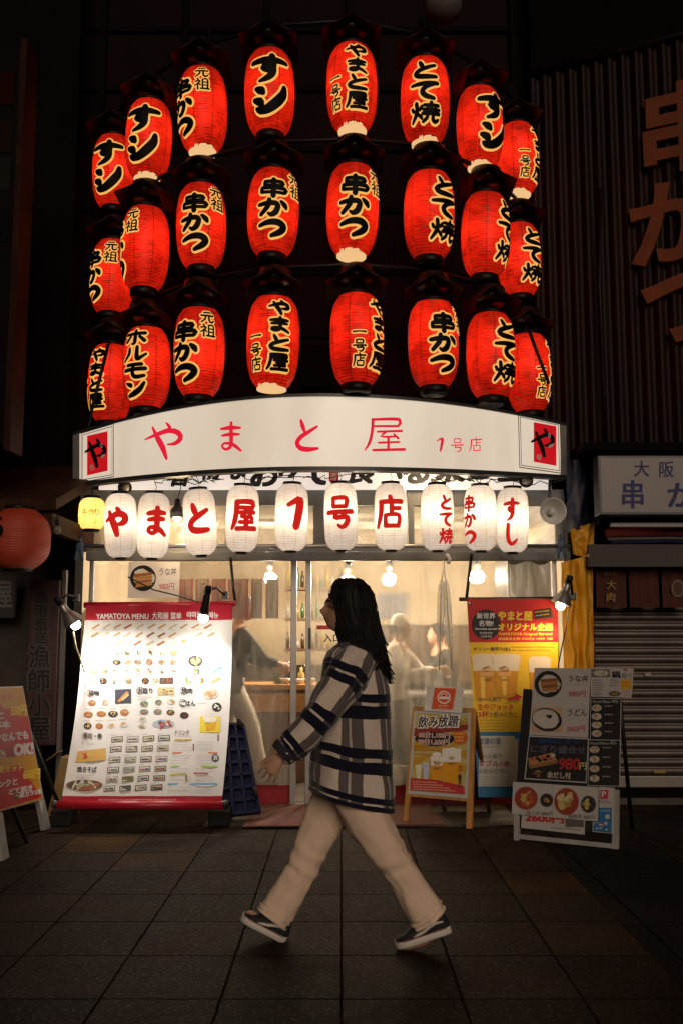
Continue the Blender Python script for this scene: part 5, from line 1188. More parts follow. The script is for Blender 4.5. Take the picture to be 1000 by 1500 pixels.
MB().mm((x0, Ys+.03, 0), (x1, Ys+.2, 2.9), M_soot).build('back_wall', rb_)
MB().mm((x0-.16, 8.14, 0), (x0-.005, Ys+.3, 2.85), M_soot).build('pillar', rb_)
MB().mm((x0, Ys-.06, 0), (x1, Ys-.02, .05), M_conc).build('door_sill', rb_)
MB().mm((x0-.1, 7.85, at(935, 832, 8.0).z), (x1, Ys-.04, at(935, 800, 8.0).z), mat('dark_fascia', (.03, .018, .014), .6)).build('fascia', rb_)
MB().mm((x0-.2, 7.55, at(935, 664, 7.7).z), (x1, 8.3, at(935, 664, 7.7).z+.06), M_soot).build('ledge', rb_)
# noren
Yn = 8.02; t = thing('noren', 'dark red shop curtain with faded yellow characters above the shutter', 'curtain', at(935, 890, Yn))
for (xa, xb) in ((871, 918), (920, 966), (968, 1015)):
    pa, pb = at(xa, 834, Yn), at(xb, 890, Yn)
    MB().grid(lambda u, v: Vector((pa.x+(pb.x-pa.x)*u, Yn+.012*math.sin(u*11+xa), pa.z+(pb.z-pa.z)*v)), 16, 6, mat('noren_cloth', (.07, .014, .008), .85, bump=.2)).build('panel', t)
P = Print(ymap(Yn-.02))
P.text('大', 888, 850, 13, (.22, .13, .03), 1, w=13, bold=.03); P.text('肉', 888, 868, 13, (.22, .13, .03), 1, w=12, bold=.03); P.text('新世界', 884, 838, 6, (.16, .09, .02), 1, w=17, bold=.01); P.ell(992, 862, 10, 13, (.12, .10, .04), 1, 20); P.ell(992, 862, 7, 10, (.07, .014, .008), 2, 20); P.build('lettering', t)
# white sign
Yk = 7.62; t = thing('kushikatsu_sign', 'unlit white box sign with dark blue characters above the closed shutter', 'sign', at(940, 752, Yk))
MB().pbox(876, 667, 1100, 754, Yk, .16, M_steel, .006).build('frame', t)
MB().pbox(880, 671, 1096, 750, Yk-.004, .01, mat('sign_grey_acrylic', (.20, .165, .155), .4, var=.06)).build('panel', t)
P = Print(ymap(Yk-.006)); NB = (.025, .022, .13)
P.text('大', 928, 675, 23, NB, 1, w=22, bold=.012); P.text('阪', 965, 676, 23, NB, 1, w=21, bold=.012); P.text('串', 911, 704, 40, NB, 1, w=30, bold=.025); P.text('かつ', 978, 708, 34, NB, 1, w=80, bold=.025); P.build('lettering', t)
# shelf with rolled awnings
t = thing('rolled_awning', 'rolled red, white and blue awning cloths on a bracket below the white sign', 'awning', at(935, 800, 7.9))
rr = random.Random(3); q = at(893, 768, 7.8); q2 = at(1060, 770, 7.8)
MB().mm((q.x, 7.78, q.z-.025), (q2.x, 7.82, q.z+.012), mat('tube_white', (.34, .31, .29), .4), .008).build('front_rail', t)
for k, c in enumerate(((.20, .02, .02), (.30, .28, .26), (.03, .04, .16), (.22, .02, .02), (.28, .26, .24), (.03, .03, .05))):
    a = at(886+k*4, 781+k % 3*5, 7.95+.04*k); MB().tube([a, a+Vector((.5, .02, .01)), a+Vector((1.3, 0, -.01))], .035, 12, mat('cloth_roll_%d' % k, c, .8, bump=.3)).build('roll', t)
# yellow curtain and blue tarp
def cloth(name, lab, pts, Y, c, amp, fold, seed, cat):
    def fn(u, v):
        xa = pts[0][0]+(pts[3][0]-pts[0][0])*v; xb = pts[1][0]+(pts[2][0]-pts[1][0])*v
        ya = pts[0][1]+(pts[3][1]-pts[0][1])*v; yb = pts[1][1]+(pts[2][1]-pts[1][1])*v
        p = at(xa+(xb-xa)*u, ya+(yb-ya)*u, Y); p.y += amp*math.sin(u*fold+seed+1.4*noise.noise(Vector((u*3, v*4, seed))))+.02*noise.noise(Vector((u*5, v*7, seed))); return p
    return tag(MB().grid(fn, 40, 30, c).build(name), lab, cat)
cloth('yellow_curtain', 'long yellow vinyl curtain hanging between the lit shop and the shutter', [(822, 824), (868, 812), (870, 978), (826, 985)], 7.955, mat('yellow_vinyl', (.62, .30, .012), .5, var=.15, vscale=3, bump=.1), .028, 13, 2, 'curtain')
cloth('yellow_flap', 'torn yellow vinyl flap under the blue tarp beside the white sign', [(834, 776), (871, 764), (869, 818), (838, 812)], 7.93, mat('yellow_vinyl', (.62, .30, .012), .5), .02, 9, 5, 'flap')
cloth('blue_tarp', 'dark blue tarp hanging right of the curved sign', [(829, 662), (879, 658), (876, 768), (832, 780)], 7.97, mat('navy_tarp', (.012, .020, .055), .55, var=.3, bump=.2), .03, 8, 8, 'tarp')

# ------------------------------------------------------------------ neighbour on the left
lb = thing('dark_building', 'dark unlit building left of the restaurant with a wooden eave', 'building', (-3.6, 8.2, 0))
xr = XL-.24
MB().mm((-8, 8.5, 0), (xr, 8.7, 11), M_soot).build('wall', lb)
a = at(100, 735, 7.2); zE = at(50, 715, 7.2).z
mb = MB(); mb.add([Vector(q) for q in ((-8, 6.9, zE-.12), (a.x, 6.9, zE-.12), (a.x, 8.5, zE+.38), (-8, 8.5, zE+.38), (-8, 6.9, zE-.20), (a.x, 6.9, zE-.20), (a.x, 8.5, zE+.30), (-8, 8.5, zE+.30))], [[0, 1, 2, 3], [7, 6, 5, 4], [0, 4, 5, 1], [1, 5, 6, 2], [2, 6, 7, 3], [3, 7, 4, 0]], mat('eave_wood', (.035, .014, .006), .7, spec=.1, var=.3)); mb.build('eave', lb)
MB().mm((a.x-.10, 6.95, zE-.34), (a.x-.04, 8.4, zE-.21), MC['eave_wood']).build('beam', lb)
q = at(88, 950, 7.75); MB().mm((q.x, 7.75, 0), (q.x+.03, 7.8, at(88, 835, 7.75).z), mat('post_pale', (.09, .08, .07), .5)).build('corner_trim', lb)
MB().mm((at(10, 900, 8.2).x-1, 8.2, 0), (q.x-.02, 8.45, 2.3), mat('timber_dark', (.03, .018, .012), .6, var=.4)).build('shop_front', lb)
# vertical sign
Yv = 7.7; t = thing('fishermans_hut_sign', 'tall dark red vertical sign with black pale-edged characters by the left wall', 'sign', at(62, 1095, Yv))
MB().pbox(40, 850, 84, 1092, Yv, .08, mat('sign_maroon', (.035, .006, .006), .5, var=.2), .006).build('board', t)
P = Print(ymap(Yv-.003)); GE = (.060, .048, .042)
for txt, y, h, w in (('漁港直送', 866, 78, 20), ('漁師小屋', 945, 142, 30)):
    hh = h/4
    for i, ch in enumerate(txt):
        P.text(ch, 58+(3 if h < 100 else 0), y+i*hh-1, hh*.92+2, GE, 1, w=w+3, bold=.06, al='c'); P.text(ch, 58+(3 if h < 100 else 0), y+i*hh, hh*.92, (.008, .007, .007), 2.5, w=w, bold=.015, al='c')
P.build('lettering', t)
Yv2 = 7.9; t = thing('shop_name_board', 'dark board with one pale character at the left frame edge', 'sign', at(0, 900, Yv2))
MB().pbox(-90, 843, 22, 905, Yv2, .05, mat('board_dark', (.015, .012, .012), .5)).build('board', t); P = Print(ymap(Yv2-.003)); P.text('屋', -4, 852, 38, (.16, .15, .14), 1, w=22, bold=.03); P.build('lettering', t)
# big unlit orange lantern
p = at(28, 790, 6.9); t = thing('big_orange_lantern', 'big round orange-red lantern under the left eave, not lit', 'lantern', p)
M_bl = mat('dull_red_paper', (.42, .050, .018), .6, var=.15, stretch=(1, 1, 8))
def prb(k): return .215*(1-.55*abs(k)**3.2)
rr_ = [(prb(-1+2*i/72)*(1+.012*math.sin(i*math.pi/1.5)), .21*(-1+2*i/72)) for i in range(73)]
MB().lathe(rr_, p, 40, M_bl).build('paper_body', t)
for sgn in (-1, 1): MB().lathe([(.10, -.012), (.105, .015), (.09, .02), (.01, .02)], p+Vector((0, 0, sgn*.212)), 24, M_black).build('ring', t)
mb = MB(); vs, fs, (a_, b_, c_, d_) = type_mesh('る', .05); kk = .17/(d_-c_); mb.add([(p.x+.218*math.sin(((x-a_)*kk-.20)/.215), p.y-.220*math.cos(((x-a_)*kk-.20)/.215), p.z+(y-c_)*kk-.02) for x, y in vs], fs, M_ink); mb.build('lettering', t)
MB().tube([p+Vector((0, 0, .22)), (p.x, p.y, zE-.15)], .006, 6, M_black).build('hanger', t)
p = at(84, 776, 7.0); t = thing('dark_bulb', 'small unlit bulb hanging right of the big orange lantern', 'lamp', p); MB().sphere(p, .028, mat('bulb_glass', (.14, .11, .08), .2), 14, (1, 1, 1.2)).build('bulb', t); MB().lathe([(.014, .025), (.016, .07), (.004, .075), (.003, .25)], p, 12, M_black).build('socket', t)
# tall projecting sign at the extreme left
t = thing('projecting_sign', 'tall projecting signboard with a rusty metal edge at the extreme left', 'sign', at(0, 650, 6.6))
e0, e1 = at(20, 360, 6.6), at(29, 70, 6.6); z0, z1 = at(5, 650, 6.6).z, at(28, 70, 6.6).z
MB().mm((e0.x-.9, 6.6, z0), (e0.x+.0, 6.8, z1), mat('side_sign_dark', (.006, .004, .004), .7, spec=.05, var=.5, vscale=2)).build('box', t)
MB().mm((e0.x+.001, 6.57, z0-.05), (e0.x+.045, 6.83, z1+.05), mat('rusty_edge', (.024, .007, .004), .6, .1, spec=.1, var=.4)).build('edge', t)
for py, cc in ((130, (.30, .03, .02)), (200, (.20, .10, .05)), (255, (.22, .2, .18)), (330, (.05, .08, .12)), (600, (.14, .12, .10))):
    q = at(-5, py, 6.595); MB().mm((e0.x-.5, 6.59, q.z-.12), (e0.x-.04, 6.598, q.z+.12), mat('panel_%d' % py, tuple(c*.06 for c in cc), .7, spec=.05)).build('panel', t)
for py in (280, 430): q = at(20, py, 6.6); MB().mm((e0.x+.0455, 6.66, q.z-.02), (XL-.3, 6.69, q.z+.02), M_black).build('bracket', t)
# ------------------------------------------------------------------ people
def remesh(mb, vox, mt, name, parent, smooth=4):
    o = mb.build('tmp'); o.data.materials.clear(); o.data.materials.append(mt)
    m = o.modifiers.new('r', 'REMESH'); m.mode = 'VOXEL'; m.voxel_size = vox; m.use_smooth_shade = True
    s = o.modifiers.new('s', 'SMOOTH'); s.factor = .5; s.iterations = smooth
    dg = bpy.context.evaluated_depsgraph_get(); dg.update()
    me = bpy.data.meshes.new_from_object(o.evaluated_get(dg)); me.name = name
    if not me.materials: me.materials.append(mt)
    bpy.data.objects.remove(o)
    org = WO[parent.name]; me.transform(Matrix.Translation(-org))
    me.polygons.foreach_set('use_smooth', [True]*len(me.polygons))
    q = bpy.data.objects.new(name, me); C.objects.link(q); q.parent = parent; WO[q.name] = org
    return q
def ctube(mb, pts, rs, n=14, ell=None, up=None):           # closed limb with rounded ends
    pts = [Vector(p) for p in pts]; d0 = (pts[0]-pts[1]).normalized(); d1 = (pts[-1]-pts[-2]).normalized()
    P_ = [pts[0]+d0*rs[0]*.9, pts[0]+d0*rs[0]*.55]+pts+[pts[-1]+d1*rs[-1]*.55, pts[-1]+d1*rs[-1]*.9]
    R_ = [rs[0]*.35, rs[0]*.8]+list(rs)+[rs[-1]*.8, rs[-1]*.35]
    E_ = [ell[0]]*2+list(ell)+[ell[-1]]*2 if ell else None
    mb.tube(P_, R_, n, None, True, True, E_, up)
def head_mesh(mb, c, yaw, pitch=0., k=1.):
    """head about .23 tall, facing -X before yaw; nose, brow, lips, chin, ears as relief of one surface"""
    nu, nv = 56, 40; q = Matrix.Rotation(yaw, 3, 'Z') @ Matrix.Rotation(pitch, 3, 'Y'); rings = []
    bumps = [((-1, 0, -.12), .027, .014, .022), ((-1, 0, .02), .012, .014, .05), ((-1, 0, -.36), .004, .035, .012), ((-1, 0, -.47), .004, .03, .012), ((-.95, 0, -.72), .014, .04, .03),
             ((-1, .30, .06), -.008, .03, .02), ((-1, -.30, .06), -.008, .03, .02), ((-1, .28, .20), .005, .05, .014), ((-1, -.28, .20), .005, .05, .014), ((.1, 1, -.08), .010, .03, .05), ((.1, -1, -.08), .010, .03, .05)]
    for j in range(nv+1):
        th = math.pi*j/nv; ring = []
        for i in range(nu):
            ph = 2*math.pi*i/nu; d = Vector((math.sin(max(th, .02))*math.cos(ph), math.sin(max(th, .02))*math.sin(ph), -math.cos(th)))
            p = Vector((d.x*.098, d.y*.076, d.z*.118))
            if d.z < 0: p.x *= 1-.16*(-d.z)**1.5 if d.x > 0 else 1.; p.y *= 1-.26*(-d.z)**1.3; p.x += -.016*(-d.z)
            for b, h, sy, sz in bumps:
                bb = Vector((b[0]*.098, b[1]*.076, b[2]*.118))
                if (d.x*b[0] > 0 or abs(b[0]) < .2) and (d.y*b[1] >= -.2):
                    g = math.exp(-((p.y-bb.y)/sy)**2-((p.z-bb.z)/sz)**2) if abs(b[1]) < .9 else math.exp(-((p.x-bb.x)/sy)**2-((p.z-bb.z)/sz)**2)*(1 if d.y*b[1] > 0 else 0)
                    p += Vector((-h*g, 0, 0)) if abs(b[1]) < .9 else Vector((0, h*g*b[1], 0))
            ring.append(Vector(c)+q @ (p*k))
        rings.append(ring)
    mb.loft(rings)
def hand(mb, w, d, palm, k=1., curl=.35, thumb=1):
    """w wrist, d direction of the hand, palm = palm normal; five separate fingers"""
    d = Vector(d).normalized(); n = Vector(palm); n = (n-d*n.dot(d)).normalized(); s = d.cross(n)
    w = Vector(w)
    ctube(mb, [w-d*.02*k, w+d*.02*k, w+d*.055*k, w+d*.085*k], [.021*k, .026*k, .034*k, .033*k], 14, [.75, .6, .5, .46], n)
    for i, (off, L) in enumerate(((-.030, .068), (-.010, .080), (.010, .075), (.029, .058))):
        b = w+d*.085*k+s*off*k; pts = [b-d*.012*k]; a = curl*(.5+.25*i*.4); dirn = d+s*off*7.5
        for j, fr in enumerate((.45, .30, .25)):
            dirn = (dirn.normalized()*math.cos(a)+n*math.sin(a)); pts.append(pts[-1]+dirn.normalized()*(L*fr*k+(.012*k if j == 0 else 0))); a = curl*.9
            dirn = dirn.normalized()
        ctube(mb, pts, [.0085*k, .0078*k, .0072*k, .0062*k], 10)
    b = w+d*.03*k-s*.024*k*thumb
    ctube(mb, [b, b-s*.022*k*thumb+d*.028*k+n*.010*k, b-s*.032*k*thumb+d*.056*k+n*.018*k, b-s*.033*k*thumb+d*.078*k+n*.022*k], [.014*k, .0115*k, .0100*k, .0078*k], 10)
M_skin = mat('skin', (.52, .28, .18), .5, var=.06, vscale=12)
M_hair = mat('dark_hair', (.009, .006, .005), .6, spec=.25, var=.4, vscale=60, stretch=(1, 1, .08), bump=.5, bscale=120)

# ---- the woman walking left in front of the shop
YW = 4.52
def W(px, py, dy=0.): return at(px, py, YW+dy)
sc_ = mpp(W(510, 1100))
wo_ = thing('person', 'woman with long black hair striding left in a plaid overshirt, beige trousers and black sneakers', 'person', (W(505, 1100).x, YW, 0))
mb = MB()
hc = W(510, 891); head_mesh(mb, hc, 0.0, .03, .98)
ctube(mb, [W(527, 925), W(526, 945), W(524, 965)], [.052, .050, .058])
ctube(mb, [W(522, 975), W(519, 1020), W(516, 1080), W(508, 1140)], [.115, .120, .105, .125], 20, [1.25, 1.3, 1.25, 1.25], (0, 1, 0))
ctube(mb, [W(521, 972, -.15), W(500, 1005, -.215), W(470, 1052, -.245), W(440, 1083, -.26), W(418, 1103, -.265)], [.050, .045, .038, .032, .024])
ctube(mb, [W(523, 972, .15), W(538, 1020, .22), W(545, 1070, .23), W(550, 1120, .22)], [.055, .045, .037, .027])
hd = (W(397, 1131, -.27)-W(416, 1105, -.27))
hand(mb, W(414, 1105, -.265), hd, (.25, 1, .1), .86, .32, 1); hand(mb, W(551, 1122, .22), (W(556, 1150, .22)-W(551, 1122, .22)), (0, -1, 0), .98, .5, -1)
HIPN, HIPF = (515, 1160, -.09), (497, 1160, .09)
KN, KF = (581, 1262, -.08), (447, 1258, .08)
AN, AF = (634, 1352, -.07), (399, 1352, .07)
ctube(mb, [W(*HIPN), W(548, 1212, -.085), W(*KN), W(610, 1310, -.075), W(*AN)], [.070, .055, .040, .036, .030])
ctube(mb, [W(*HIPF), W(470, 1210, .085), W(*KF), W(425, 1306, .075), W(*AF)], [.070, .055, .040, .036, .030])
ctube(mb, [W(640, 1358, -.07), W(615, 1375, -.07), W(594, 1383, -.07)], [.036, .034, .026]); ctube(mb, [W(405, 1362, .07), W(384, 1356, .07), W(366, 1342, .07)], [.036, .034, .026])
body = remesh(mb, .0042, M_skin, 'body', wo_, 3)
mb = MB(); ey = Matrix.Identity(3)
for s_ in (-1, 1): mb.sphere(hc+Vector((-.0795, s_*.028, .012)), .0115, mat('eye_white', (.17, .12, .10), .4), 12)
for s_ in (-1, 1): mb.sphere(hc+Vector((-.0868, s_*.0275, .012)), .0062, mat('iris', (.02, .01, .008), .15), 10)
for s_ in (-1, 1): mb.tube([hc+Vector((-.098, s_*.012, .033)), hc+Vector((-.095, s_*.03, .037)), hc+Vector((-.08, s_*.047, .031))], [.003, .004, .002], 6, M_hair)
mb.build('eyes', wo_)
mb = MB(); mb.tube([hc+Vector((-.101, -.022, -.046)), hc+Vector((-.106, 0, -.045)), hc+Vector((-.101, .022, -.046))], [.003, .0045, .003], 8, mat('lips', (.35, .09, .07), .4)); mb.build('lips', wo_)
# hair: a cap with a long fall behind the shoulders
rows = [(848, 500, 522, .03), (851, 493, 530, .055), (858, 487, 538, .080), (870, 483, 545, .094), (888, 485, 549, .100), (904, 489, 552, .102), (920, 493, 555, .104), (936, 497, 559, .108), (952, 503, 563, .112), (966, 513, 566, .110), (978, 528, 568, .098), (986, 541, 568, .075), (992, 550, 567, .045), (995, 556, 564, .015)]
rings = []; n = 48
for j, (py, xl, xr_, hy) in enumerate(rows):
    a, b = W(xl, py), W(xr_, py); ring = []
    for i in range(n):
        t = 2*math.pi*i/n; q = 1+.025*math.sin(i*5.+j*.35)+.02*math.sin(i*9.+j*.2)
        x = (a.x+b.x)/2+(b.x-a.x)/2*math.cos(t)*q; y = YW+hy*math.sin(t)*q
        ring.append(Vector((x+.006*math.sin(j*.8+i), y, (a.z+b.z)/2+.006*math.sin(i*1.7))))
    rings.append(ring)
mb = MB(); mb.loft(rings, M_hair)
rr = random.Random(8)
for k in range(520):                            # loose locks over the surface
    t = rr.random()*2*math.pi; j0 = rr.randint(2, 6); pts = []; L_ = rr.randint(5, 8)
    for j in range(j0, min(j0+L_, len(rows)-1)):
        py, xl, xr_, hy = rows[j]; a, b = W(xl, py), W(xr_, py)
        e = 1.015+.11*((j-j0)/L_)**1.5*rr.random()
        pts.append(Vector(((a.x+b.x)/2+(b.x-a.x)/2*math.cos(t)*e, YW+hy*math.sin(t)*e, a.z))); t += rr.uniform(-.05, .05)
    if len(pts) > 3:
        wv_, wf_ = rr.uniform(.002, .009), rr.uniform(.6, 1.4); pts = [p+Vector((wv_*math.sin(i*wf_+k), wv_*math.cos(i*wf_*.8+k), 0)) for i, p in enumerate(pts)]
        pts.append(pts[-1]+Vector((rr.uniform(-.01, .03), rr.uniform(-.02, .02), -.03))); rd = [.0018]*(len(pts)-1)+[.0010]; rd[0] = .001
        mb.tube(pts, rd, 5, M_hair)
mb.build('hair', wo_)
# plaid cloth
def plaid(name):
    m = bpy.data.materials.new(name); m.use_nodes = True; t = m.node_tree; b = t.nodes['Principled BSDF']; L = t.links.new
    b.inputs['Roughness'].default_value = .9; b.inputs['Specular IOR Level'].default_value = .2
    b.inputs['Sheen Weight'].default_value = .25
    uv = nd(t, 'ShaderNodeUVMap'); sp = nd(t, 'ShaderNodeSeparateXYZ')
    nz = nd(t, 'ShaderNodeTexNoise'); nz.inputs['Scale'].default_value = 6.; L(uv.outputs[0], nz.inputs[0])
    wv = nd(t, 'ShaderNodeVectorMath', operation='MULTIPLY_ADD'); L(nz.outputs['Color'], wv.inputs[0]); wv.inputs[1].default_value = (.02, .02, 0); L(uv.outputs[0], wv.inputs[2]); L(wv.outputs[0], sp.inputs[0])
    def ma(op, a, c=None):
        n = nd(t, 'ShaderNodeMath', operation=op)
        for i, q in enumerate((a, c)):
            if q is None: continue
            if isinstance(q, (int, float)): n.inputs[i].default_value = q
            else: L(q, n.inputs[i])
        return n.outputs[0]
    def ramp(src, stops):
        r = nd(t, 'ShaderNodeValToRGB'); r.color_ramp.interpolation = 'CONSTANT'; e = r.color_ramp.elements
        e[0].position = stops[0][0]; e[0].color = (stops[0][1],)*3+(1,); e[1].position = stops[1][0]; e[1].color = (stops[1][1],)*3+(1,)
        for p_, c_ in stops[2:]: q = e.new(p_); q.color = (c_,)*3+(1,)
        L(src, r.inputs[0]); return r.outputs[0]
    fv = ma('FRACT', ma('DIVIDE', sp.outputs[1], .168)); fu = ma('FRACT', ma('DIVIDE', sp.outputs[0], .185))
    hb = ramp(fv, [(0, .0), (.44, 1.), (.63, .1), (.69, 1.), (.90, 0.), (.97, .0)])
    vb = ramp(fu, [(0, .0), (.42, .86), (.60, .30), (.66, .86), (.92, 0.), (.97, .0)])
    mix1 = nd(t, 'ShaderNodeMixRGB'); mix1.inputs[1].default_value = (.80, .67, .56, 1); mix1.inputs[2].default_value = (.036, .027, .044, 1); L(vb, mix1.inputs[0])
    mix2 = nd(t, 'ShaderNodeMixRGB'); mix2.inputs[2].default_value = (.008, .008, .022, 1); L(mix1.outputs[0], mix2.inputs[1]); L(hb, mix2.inputs[0])
    n2 = nd(t, 'ShaderNodeTexNoise'); n2.inputs['Scale'].default_value = 90.; tc = nd(t, 'ShaderNodeTexCoord'); L(tc.outputs['Object'], n2.inputs[0])
    mx = nd(t, 'ShaderNodeMixRGB', blend_type='MULTIPLY'); mx.inputs[0].default_value = .25; L(mix2.outputs[0], mx.inputs[1]); L(n2.outputs['Fac'], mx.inputs[2]); L(mx.outputs[0], b.inputs['Base Color'])
    bu = nd(t, 'ShaderNodeBump'); bu.inputs['Strength'].default_value = .35; bu.inputs['Distance'].default_value = .004; L(n2.outputs['Fac'], bu.inputs['Height']); L(bu.outputs[0], b.inputs['Normal'])
    return m
M_plaid = plaid('plaid_flannel')
def cloth_loft(rings_fn, nu, nv, circ, length, mt, v0=0., u0=0., fold=.010, seed=0., fs=7.):
    """rings_fn(t) -> (centre, axis a, axis b); closed tube with UV in metres and soft folds"""
    mb = MB(); rows_ = []
    for j in range(nv+1):
        c, a, b = rings_fn(j/nv); row = []
        for i in range(nu+1):
            th = 2*math.pi*i/nu; d = a*math.cos(th)+b*math.sin(th)
            p = c+d; crs = fold*(.55 if fs < 9 else .35)*math.exp(-((j/nv-.52)/.10)**2)*math.sin(j*.9+2.2*math.cos(th+seed))+fold*.5*math.exp(-((j/nv-.93)/.07)**2)*math.sin(j*1.3+1.7*math.cos(th*2+seed)) if fs >= 8. else 0.
            k = crs+fold*(noise.noise(Vector((math.cos(th)*1.3*fs/7, math.sin(th)*1.3*fs/7, j/nv*fs*.5+seed)))*1.5+.7*noise.noise(Vector((math.cos(th)*3+seed, math.sin(th)*3, j/nv*fs*1.4))))
            row.append(p+d.normalized()*k)
        rows_.append(row)
    vs = [p for r in rows_ for p in r]; fs_ = []; uvs = {}
    for j in range(nv):
        for i in range(nu):
            k = len(fs_); fs_.append([j*(nu+1)+i, j*(nu+1)+i+1, (j+1)*(nu+1)+i+1, (j+1)*(nu+1)+i])
            uvs[k] = [(u0+circ*i/nu, v0+length*j/nv), (u0+circ*(i+1)/nu, v0+length*j/nv), (u0+circ*(i+1)/nu, v0+length*(j+1)/nv), (u0+circ*i/nu, v0+length*(j+1)/nv)]
    mb.add(vs, fs_, mt, True); mb.uv = uvs
    return mb
def interp(tab, t):
    x = t*(len(tab)-1); i = min(int(x), len(tab)-2); f = x-i; f = f*f*(3-2*f)*.35+f*.65
    return [tab[i][q]+(tab[i+1][q]-tab[i][q])*f for q in range(len(tab[0]))]
JT = [(936, 503, 540, .050), (944, 491, 549, .080), (954, 481, 554, .135), (968, 473, 558, .172), (990, 468, 563, .186), (1020, 463, 569, .188), (1055, 460, 574, .184), (1090, 458, 578, .184), (1125, 455, 579, .186), (1152, 453, 580, .188), (1172, 450, 581, .188)]
def jr(t):
    py, xl, xr_, hy = interp(JT, t); a, b = W(xl, py), W(xr_, py); c = (a+b)/2; c.y = YW
    return c, Vector(((b.x-a.x)/2, 0, -.048*max(0, (t-.35)/.65))), Vector((0, hy, 0))
# u: theta 0 = back (right in picture), 3/4 turn = towards the camera
jk = thing('tmp_unused', 'x', 'x'); bpy.data.objects.remove(jk)
mbj = cloth_loft(jr, 72, 60, 1.11, .77, M_plaid, .035, .03, .014, 3., 7.)
for (pth, seed, nm) in (([(523, 966, -.10, .088), (513, 985, -.165, .089), (496, 1012, -.215, .080), (471, 1048, -.245, .073), (446, 1076, -.258, .068), (424, 1096, -.262, .055), (413, 1105, -.264, .046)], 5., 'near'), ([(525, 970, .13, .105), (537, 1010, .21, .095), (545, 1060, .23, .082), (550, 1105, .225, .065), (552, 1118, .22, .058)], 9., 'far')):
    def sr(t, pth=pth):
        q = interp(pth, t); q2 = interp(pth, min(1, t+.03)); q1 = interp(pth, max(0, t-.03))
        c = W(q[0], q[1], q[2]); d = (W(q2[0], q2[1], q2[2])-W(q1[0], q1[1], q1[2])).normalized(); a = (Vector((0, 1, 0))-d*d.y).normalized(); b = d.cross(a)
        return c, a*q[3], b*q[3]
    m2 = cloth_loft(sr, 40, 44, .555, .60, M_plaid, .12, .09, .012, seed, 9.)
    n0 = len(mbj.f); mbj.add(m2.v, m2.f, M_plaid, True)
    for k, q in m2.uv.items(): mbj.uv[n0+k] = q
mbj.build('overshirt', wo_)
MB().tube([W(421, 1097, -.262), W(416, 1102, -.264), W(412, 1106, -.265)], [.061, .059, .055], 24, mat('cuff_navy', (.03, .024, .035), .9), False).build('cuff', wo_)
mb = MB(); c = W(521, 938); rings = []
for k, (dz, r) in enumerate(((-.015, .085), (.012, .076), (.020, .084), (.0, .098), (-.03, .112))):
    rings.append([c+Vector((r*.8*math.cos(2*math.pi*i/28), r*math.sin(2*math.pi*i/28), dz)) for i in range(28)])
mb.loft(rings, mat('collar_cloth', (.14, .10, .11), .9), False); mb.build('collar', wo_)
# trousers: hips + two wide legs
M_tr = mat('beige_corduroy', (.82, .61, .46), .9, var=.05, vscale=5, bump=.22, bscale=140, spec=.1)
def leg(pth, seed):
    def sr(t):
        q = interp(pth, t); q2 = interp(pth, min(1, t+.03)); q1 = interp(pth, max(0, t-.03))
        c = W(q[0], q[1], q[2]); d = (W(q2[0], q2[1], q2[2])-W(q1[0], q1[1], q1[2])).normalized(); a = (Vector((0, 1, 0))-d*d.y).normalized(); b = d.cross(a)
        return c, a*q[3]*.88, b*q[3]
    return cloth_loft(sr, 44, 70, .6, .8, M_tr, 0, 0, .0075, seed, 8.)
mb = MB()
for pth, sd in (([(514, 1130, -.060, .098), (521, 1162, -.068, .102), (541, 1205, -.085, .096), (564, 1243, -.086, .080), (582, 1272, -.085, .072), (603, 1305, -.08, .070), (621, 1333, -.075, .075), (629, 1345, -.07, .078)], 2.), ([(505, 1130, .075, .105), (492, 1162, .080, .104), (472, 1205, .085, .088), (454, 1243, .086, .075), (441, 1275, .085, .070), (424, 1308, .08, .071), (407, 1334, .075, .078), (399, 1346, .07, .082)], 7.)):
    m2 = leg(pth, sd); mb.add(m2.v, m2.f, M_tr, True)
mb.build('trousers', wo_)
